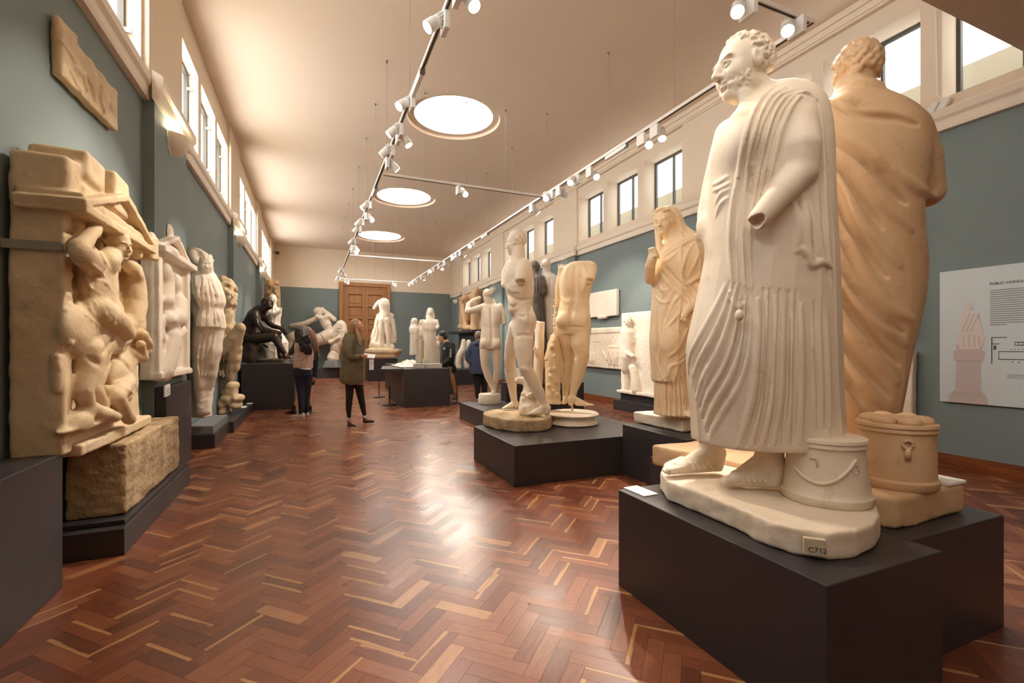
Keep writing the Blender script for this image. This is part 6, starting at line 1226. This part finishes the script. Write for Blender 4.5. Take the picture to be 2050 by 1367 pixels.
def companion():
    d0=9.0; c=W((628-PX)/F*d0,d0,0); t=thing('person','person in a black jacket and shorts, mostly hidden behind the woman in jeans','person',c)
    N=lambda v=.009: Sculpt(d0,v).at(460,540,4.271)
    s=N(); s.head(s.P(650,545,0),s.m(94),yaw=200,hair=None,neck=(s.P(660,610,0),s.m(20),s.m(24)))
    s.loft([(610,630,730,0,.08),(800,620,730,0,.1),(950,620,720,0,.1)],k=.03); s.limb([(640,900,0,30),(600,1040,-.05,22),(560,1160,-.1,13),(545,1190,-.1,13)],k=.02); s.limb([(690,900,.05,28),(686,1020,.08,22),(688,1160,.1,13)],k=.02); s.limb([(725,900,-.05,13),(712,940,-.06,11)],k=.01); hand(s,715,935,-.06,10,-8,22); part(s,'body',M_skin,t)
    s=N(); s.loft([(600,650,710,0,.07),(625,622,736,0,.12),(720,615,742,0,.14),(820,612,742,0,.14),(880,610,745,0,.14)],fold=ridges(8,.01),ext=.02); s.limb([(725,640,-.02,24),(738,760,-.04,22),(728,900,-.06,18)],k=.02); part(s,'black_jacket',fab('black jacket cloth',(34,32,32)),t)
    s=N(); s.loft([(870,612,735,0,.14),(940,612,728,0,.13),(985,618,720,0,.12)],k=.02); part(s,'shorts',fab('black shorts cloth',(30,28,30)),t)
    s=N(); s.limb([(686,975,.07,27),(687,1020,.08,25)],k=0); part(s,'striped_sock',fab('white knit band',(214,206,196)),t)
    s=N(); s.limb([(690,545,.0,34),(720,600,-.02,28),(742,660,-.05,18),(756,715,-.05,9)],k=.03); s.ell(655,522,.02,46,40,.11,k=.02); part(s,'hair',fab('light brown hair',(140,88,56),(110,66,40),.5),t)
    s=N(); shoe(s,555,1228,478,1236,-.1,26,24); shoe(s,688,1225,690,1232,.1,22,22,-.15); part(s,'boots',fab('black boots',(28,24,26)),t)
def boy():
    d0=11.0; c=W((905-PX)/F*d0,d0,0); t=thing('person','young man in a black sweatshirt looking down at the display table','person',c)
    N=lambda v=.011: Sculpt(d0,v).at(800,600,5.258)
    s=N(.009); s.head(s.P(445,395,0),s.m(112),yaw=-62,pitch=-32,hair=None,neck=(s.P(500,460,0),s.m(26),s.m(30)))
    s.loft([(470,470,550,0,.09),(700,450,560,0,.1)],k=.03); s.limb([(500,700,0,38),(545,800,0,30),(560,880,.0,24),(578,990,.02,17)],k=.02); s.limb([(460,700,.05,38),(470,850,.05,28),(470,1000,.05,18)],k=.02)
    s.limb([(425,690,-.08,14),(412,700,-.1,13)],k=.01); hand(s,414,700,-.1,12,-14,14); part(s,'body',M_skin,t)
    s=N(); s.loft([(440,490,530,0,.07),(458,462,560,0,.13),(500,448,576,0,.16),(580,440,578,0,.16),(650,432,572,0,.16),(700,420,560,0,.15),(722,450,550,0,.13)],fold=ridges(9,.012,tw=2),ext=.02); s.limb([(555,480,-.1,30),(560,570,-.15,28),(520,640,-.16,26),(440,685,-.12,18)],k=.03); s.strokes([[(480,500),(460,600),(430,690)],[(520,620),(540,660),(560,690)]],.014,k=.012); part(s,'sweatshirt',fab('black sweatshirt cloth',(36,37,35)),t)
    q=N(.006)
    for y in (528,552,575,598): q.ell(537,y,-.235,9,9,.012,k=0)
    q.ell(470,515,-.18,10,14,.01,k=0); part(q,'white_print',mat('white print',(200,206,204),.7),t)
    s=N(); s.loft([(700,430,565,0,.14),(760,438,562,0,.14)],k=.02); s.limb([(520,740,0,40),(548,830,0,34),(566,900,.0,28),(582,985,.02,24)],k=.03); s.limb([(465,740,.05,40),(470,850,.05,32),(470,990,.05,24)],k=.03); part(s,'tan_trousers',fab('tan cotton',(176,132,88)),t)
    s=N(); s.ell(570,725,-.02,26,50,.08,k=.02); part(s,'waist_bag',fab('black bag cloth',(26,26,28)),t)
    s=N(.009); s.ell(452,362,.0,47,34,.105,roll=-10,k=.02); s.ell(480,390,.0,24,34,.1,k=.02)
    rg=np.random.default_rng(5)
    for i in range(30): x=rg.uniform(418,486); y=350-14*math.sqrt(max(0,1-((x-452)/38)**2)); s.limb([(x,y+8,rg.uniform(-.06,.06),9),(x-8,y-6+rg.uniform(-4,3),rg.uniform(-.06,.06),4)],k=.006)
    part(s,'hair',fab('black hair',(30,26,24),(18,16,16),.5),t)
    s=N(); shoe(s,600,1048,555,1048,.02,26); shoe(s,480,1048,440,1050,.05,24); part(s,'trainers',fab('grey trainers',(120,116,108)),t)
def blue_person():
    d0=10.9; c=W((960-PX)/F*d0,d0,0); t=thing('person','person in a blue hooded jacket and black trousers, seen from behind','person',c)
    N=lambda v=.011: Sculpt(d0,v).at(800,600,5.258)
    s=N(.009); s.head(s.P(838,388,0),s.m(108),yaw=120,hair=None,neck=(s.P(835,450,0),s.m(24),s.m(28))); s.loft([(470,780,890,0,.1),(760,770,890,0,.12)],k=.03); s.limb([(818,760,0,36),(822,900,0,28),(826,1030,0,18)],k=.02); s.limb([(885,760,.05,36),(895,900,.05,28),(895,1030,.05,18)],k=.02); s.limb([(720,650,-.1,16),(735,672,-.12,14)],k=.01); hand(s,735,668,-.12,12,20,8); part(s,'body',M_skin,t)
    s=N(); s.loft([(432,795,870,0,.08),(460,760,905,0,.15),(520,742,925,0,.18),(620,740,930,0,.18),(720,738,925,0,.19),(778,736,920,0,.19)],fold=ridges(8,.015),ext=.02); s.limb([(765,480,-.05,34),(722,560,-.08,34),(718,620,-.1,30),(745,660,-.12,22)],k=.03); s.ell(822,462,-.1,44,34,.1,k=.03); s.strokes([[(770,700),(850,700),(920,705)],[(800,520),(805,640),(800,770)],[(870,520),(865,660),(870,770)]],.014,k=.012); part(s,'hooded_jacket',fab('blue jacket cloth',(62,70,98)),t)
    s=N(); s.limb([(815,770,0,42),(820,900,0,33),(822,1015,0,26)],k=.03); s.limb([(888,770,.05,42),(893,900,.05,33),(893,1015,.05,26)],k=.03); part(s,'trousers',fab('black trousers cloth',(28,26,28)),t)
    s=N(.009); s.ell(834,368,0,44,40,.11,k=.02); s.ell(825,395,.02,34,34,.1,k=.02); part(s,'hair',fab('grey hair',(150,132,116),(120,104,92),.6),t)
    s=N(); shoe(s,822,1068,838,1076,0,26,4,-.2); shoe(s,893,1055,900,1062,.05,24,4,-.2); part(s,'shoes',fab('grey shoes',(150,152,158)),t)
for f in (coat_woman,jeans_woman,companion,boy,blue_person): f()
SPL=[('L',3.0,(2.0,1.6,1.9),'',72,44),('L',3.35,(1.9,1.7,1.2),'',50,50),('L',.3,(1.9,1.55,2.0),'',11,44),('L',.9,(1.9,1.6,1.0),'',9,50),('L',1.8,(2.4,1.9,1.9),'',11,40),('Q',.2,(2.3,1.8,1.9),'',12,44),('L',3.7,(-1.3,3.6,1.7),'',120,50),  # L and Q lamps behind the viewer: unseen, added to brighten the nearest statues
 # (track side, position along it or (x,y), target, power, cone)
('L',5.05,(-1.3,4.2,1.6),'near',170,48),
('L',5.75,(-1.2,6.2,1.5),'',120,40),('L',5.95,(2.3,5.2,1.5),'',140,36),('L',6.4,(-1.2,7.6,1.4),'',120,40),('L',6.85,(3.3,6.9,1.5),'',110,36),
('L',9.0,(-1.1,9.0,1.4),'',130,44),('L',9.8,(2.4,8.3,1.6),'',90,34),('L',10.3,(-.9,11.2,1.5),'',120,44),('L',10.9,(-.7,11.6,1.5),'',0,40),
('L',12.2,(-.6,13.,2.),'',120,44),('L',13.0,(2.3,11.2,1.4),'',0,40),('L',13.4,(2.4,10.8,1.5),'',110,40),
('L',17.0,(0,18.5,1.8),'',150,50),('L',17.9,(2.3,18.6,2.2),'',150,40),('L',19.0,(.5,19.5,1.8),'',90,46),
('R',4.55,(3.2,3.6,1.6),'',230,46),('R',4.8,(2.55,2.5,1.8),'',180,50),
('R',6.0,(3.3,3.4,1.4),'',160,40),('R',6.35,(2.2,5.0,1.6),'',130,34),('R',6.95,(6.0,8.3,1.6),'',150,56),('R',7.2,(2.9,5.2,1.5),'',120,36),('R',8.0,(6.0,7.3,1.3),'',90,44),
('R',11.4,(2.5,8.2,1.7),'',110,34),('R',12.6,(6.,12.,1.8),'',120,50),('R',13.0,(3.4,8.8,1.6),'',90,36),('R',13.4,(5.8,14,2.),'',120,50),
('R',14.3,(5.8,15.5,2.),'',120,50),('R',15.0,(4.,13.5,1.5),'',0,50),('R',15.7,(2.6,11.2,1.6),'',90,36),('R',16.4,(5.2,17.5,1.5),'',90,44),('R',17.6,(3.9,17.4,1.4),'',100,40),('R',18.6,(2.4,18.6,2.1),'',100,36),('R',19.3,(2.2,18.8,2.0),'',0,36),
('X0',3.1,(1.6,1.5,1.6),'',150,60),('X0',3.65,(2.25,1.55,1.75),'',130,46),
('X1',2.25,(2.8,5.3,1.8),'',90,36),('X3',1.25,(1.2,18.6,1.),'',60,40),('X3',3.1,(2.3,18.5,2.0),'',0,40)]
nL=nR=0
for s,p,tg,lb,pw,cn in SPL:
    if s=='L': spot(XTL+.004*p*.4,p,tg,'small white spotlight clipped to the left lighting track',-1 if tg[0]<1 else 1,pw*SPK,cone=cn,group='spotlights on the left track')  # also serves the unseen lamps added on the rail behind the viewer
    elif s=='R': spot(XTR,p,tg,'small white spotlight clipped to the right lighting track',1 if tg[0]>XTR or p<6.2 else -1,pw*SPK,cone=cn,group='spotlights on the right track')
    elif s=='Q': spot(3.2,p,tg,'white spotlight on the track behind the viewer',-1,pw*SPK,cone=cn)
    elif s=='X1': spot(p,CY[1],tg,'lone white spotlight on the cross track between the first two skylights',1,pw*SPK,cone=cn)
    elif s=='X0': spot(p,CY[0],tg,'large white spotlight on the nearest cross track, '+('left of the draped statue head' if p<3.4 else 'glowing at the right end of the track'),-1,pw*SPK,cone=cn)
    else: spot(p,CY[3],tg,'white spotlight on the farthest cross track, '+('at its left end' if p<2 else 'right of the oak door middle'),1,pw*SPK,cone=cn)
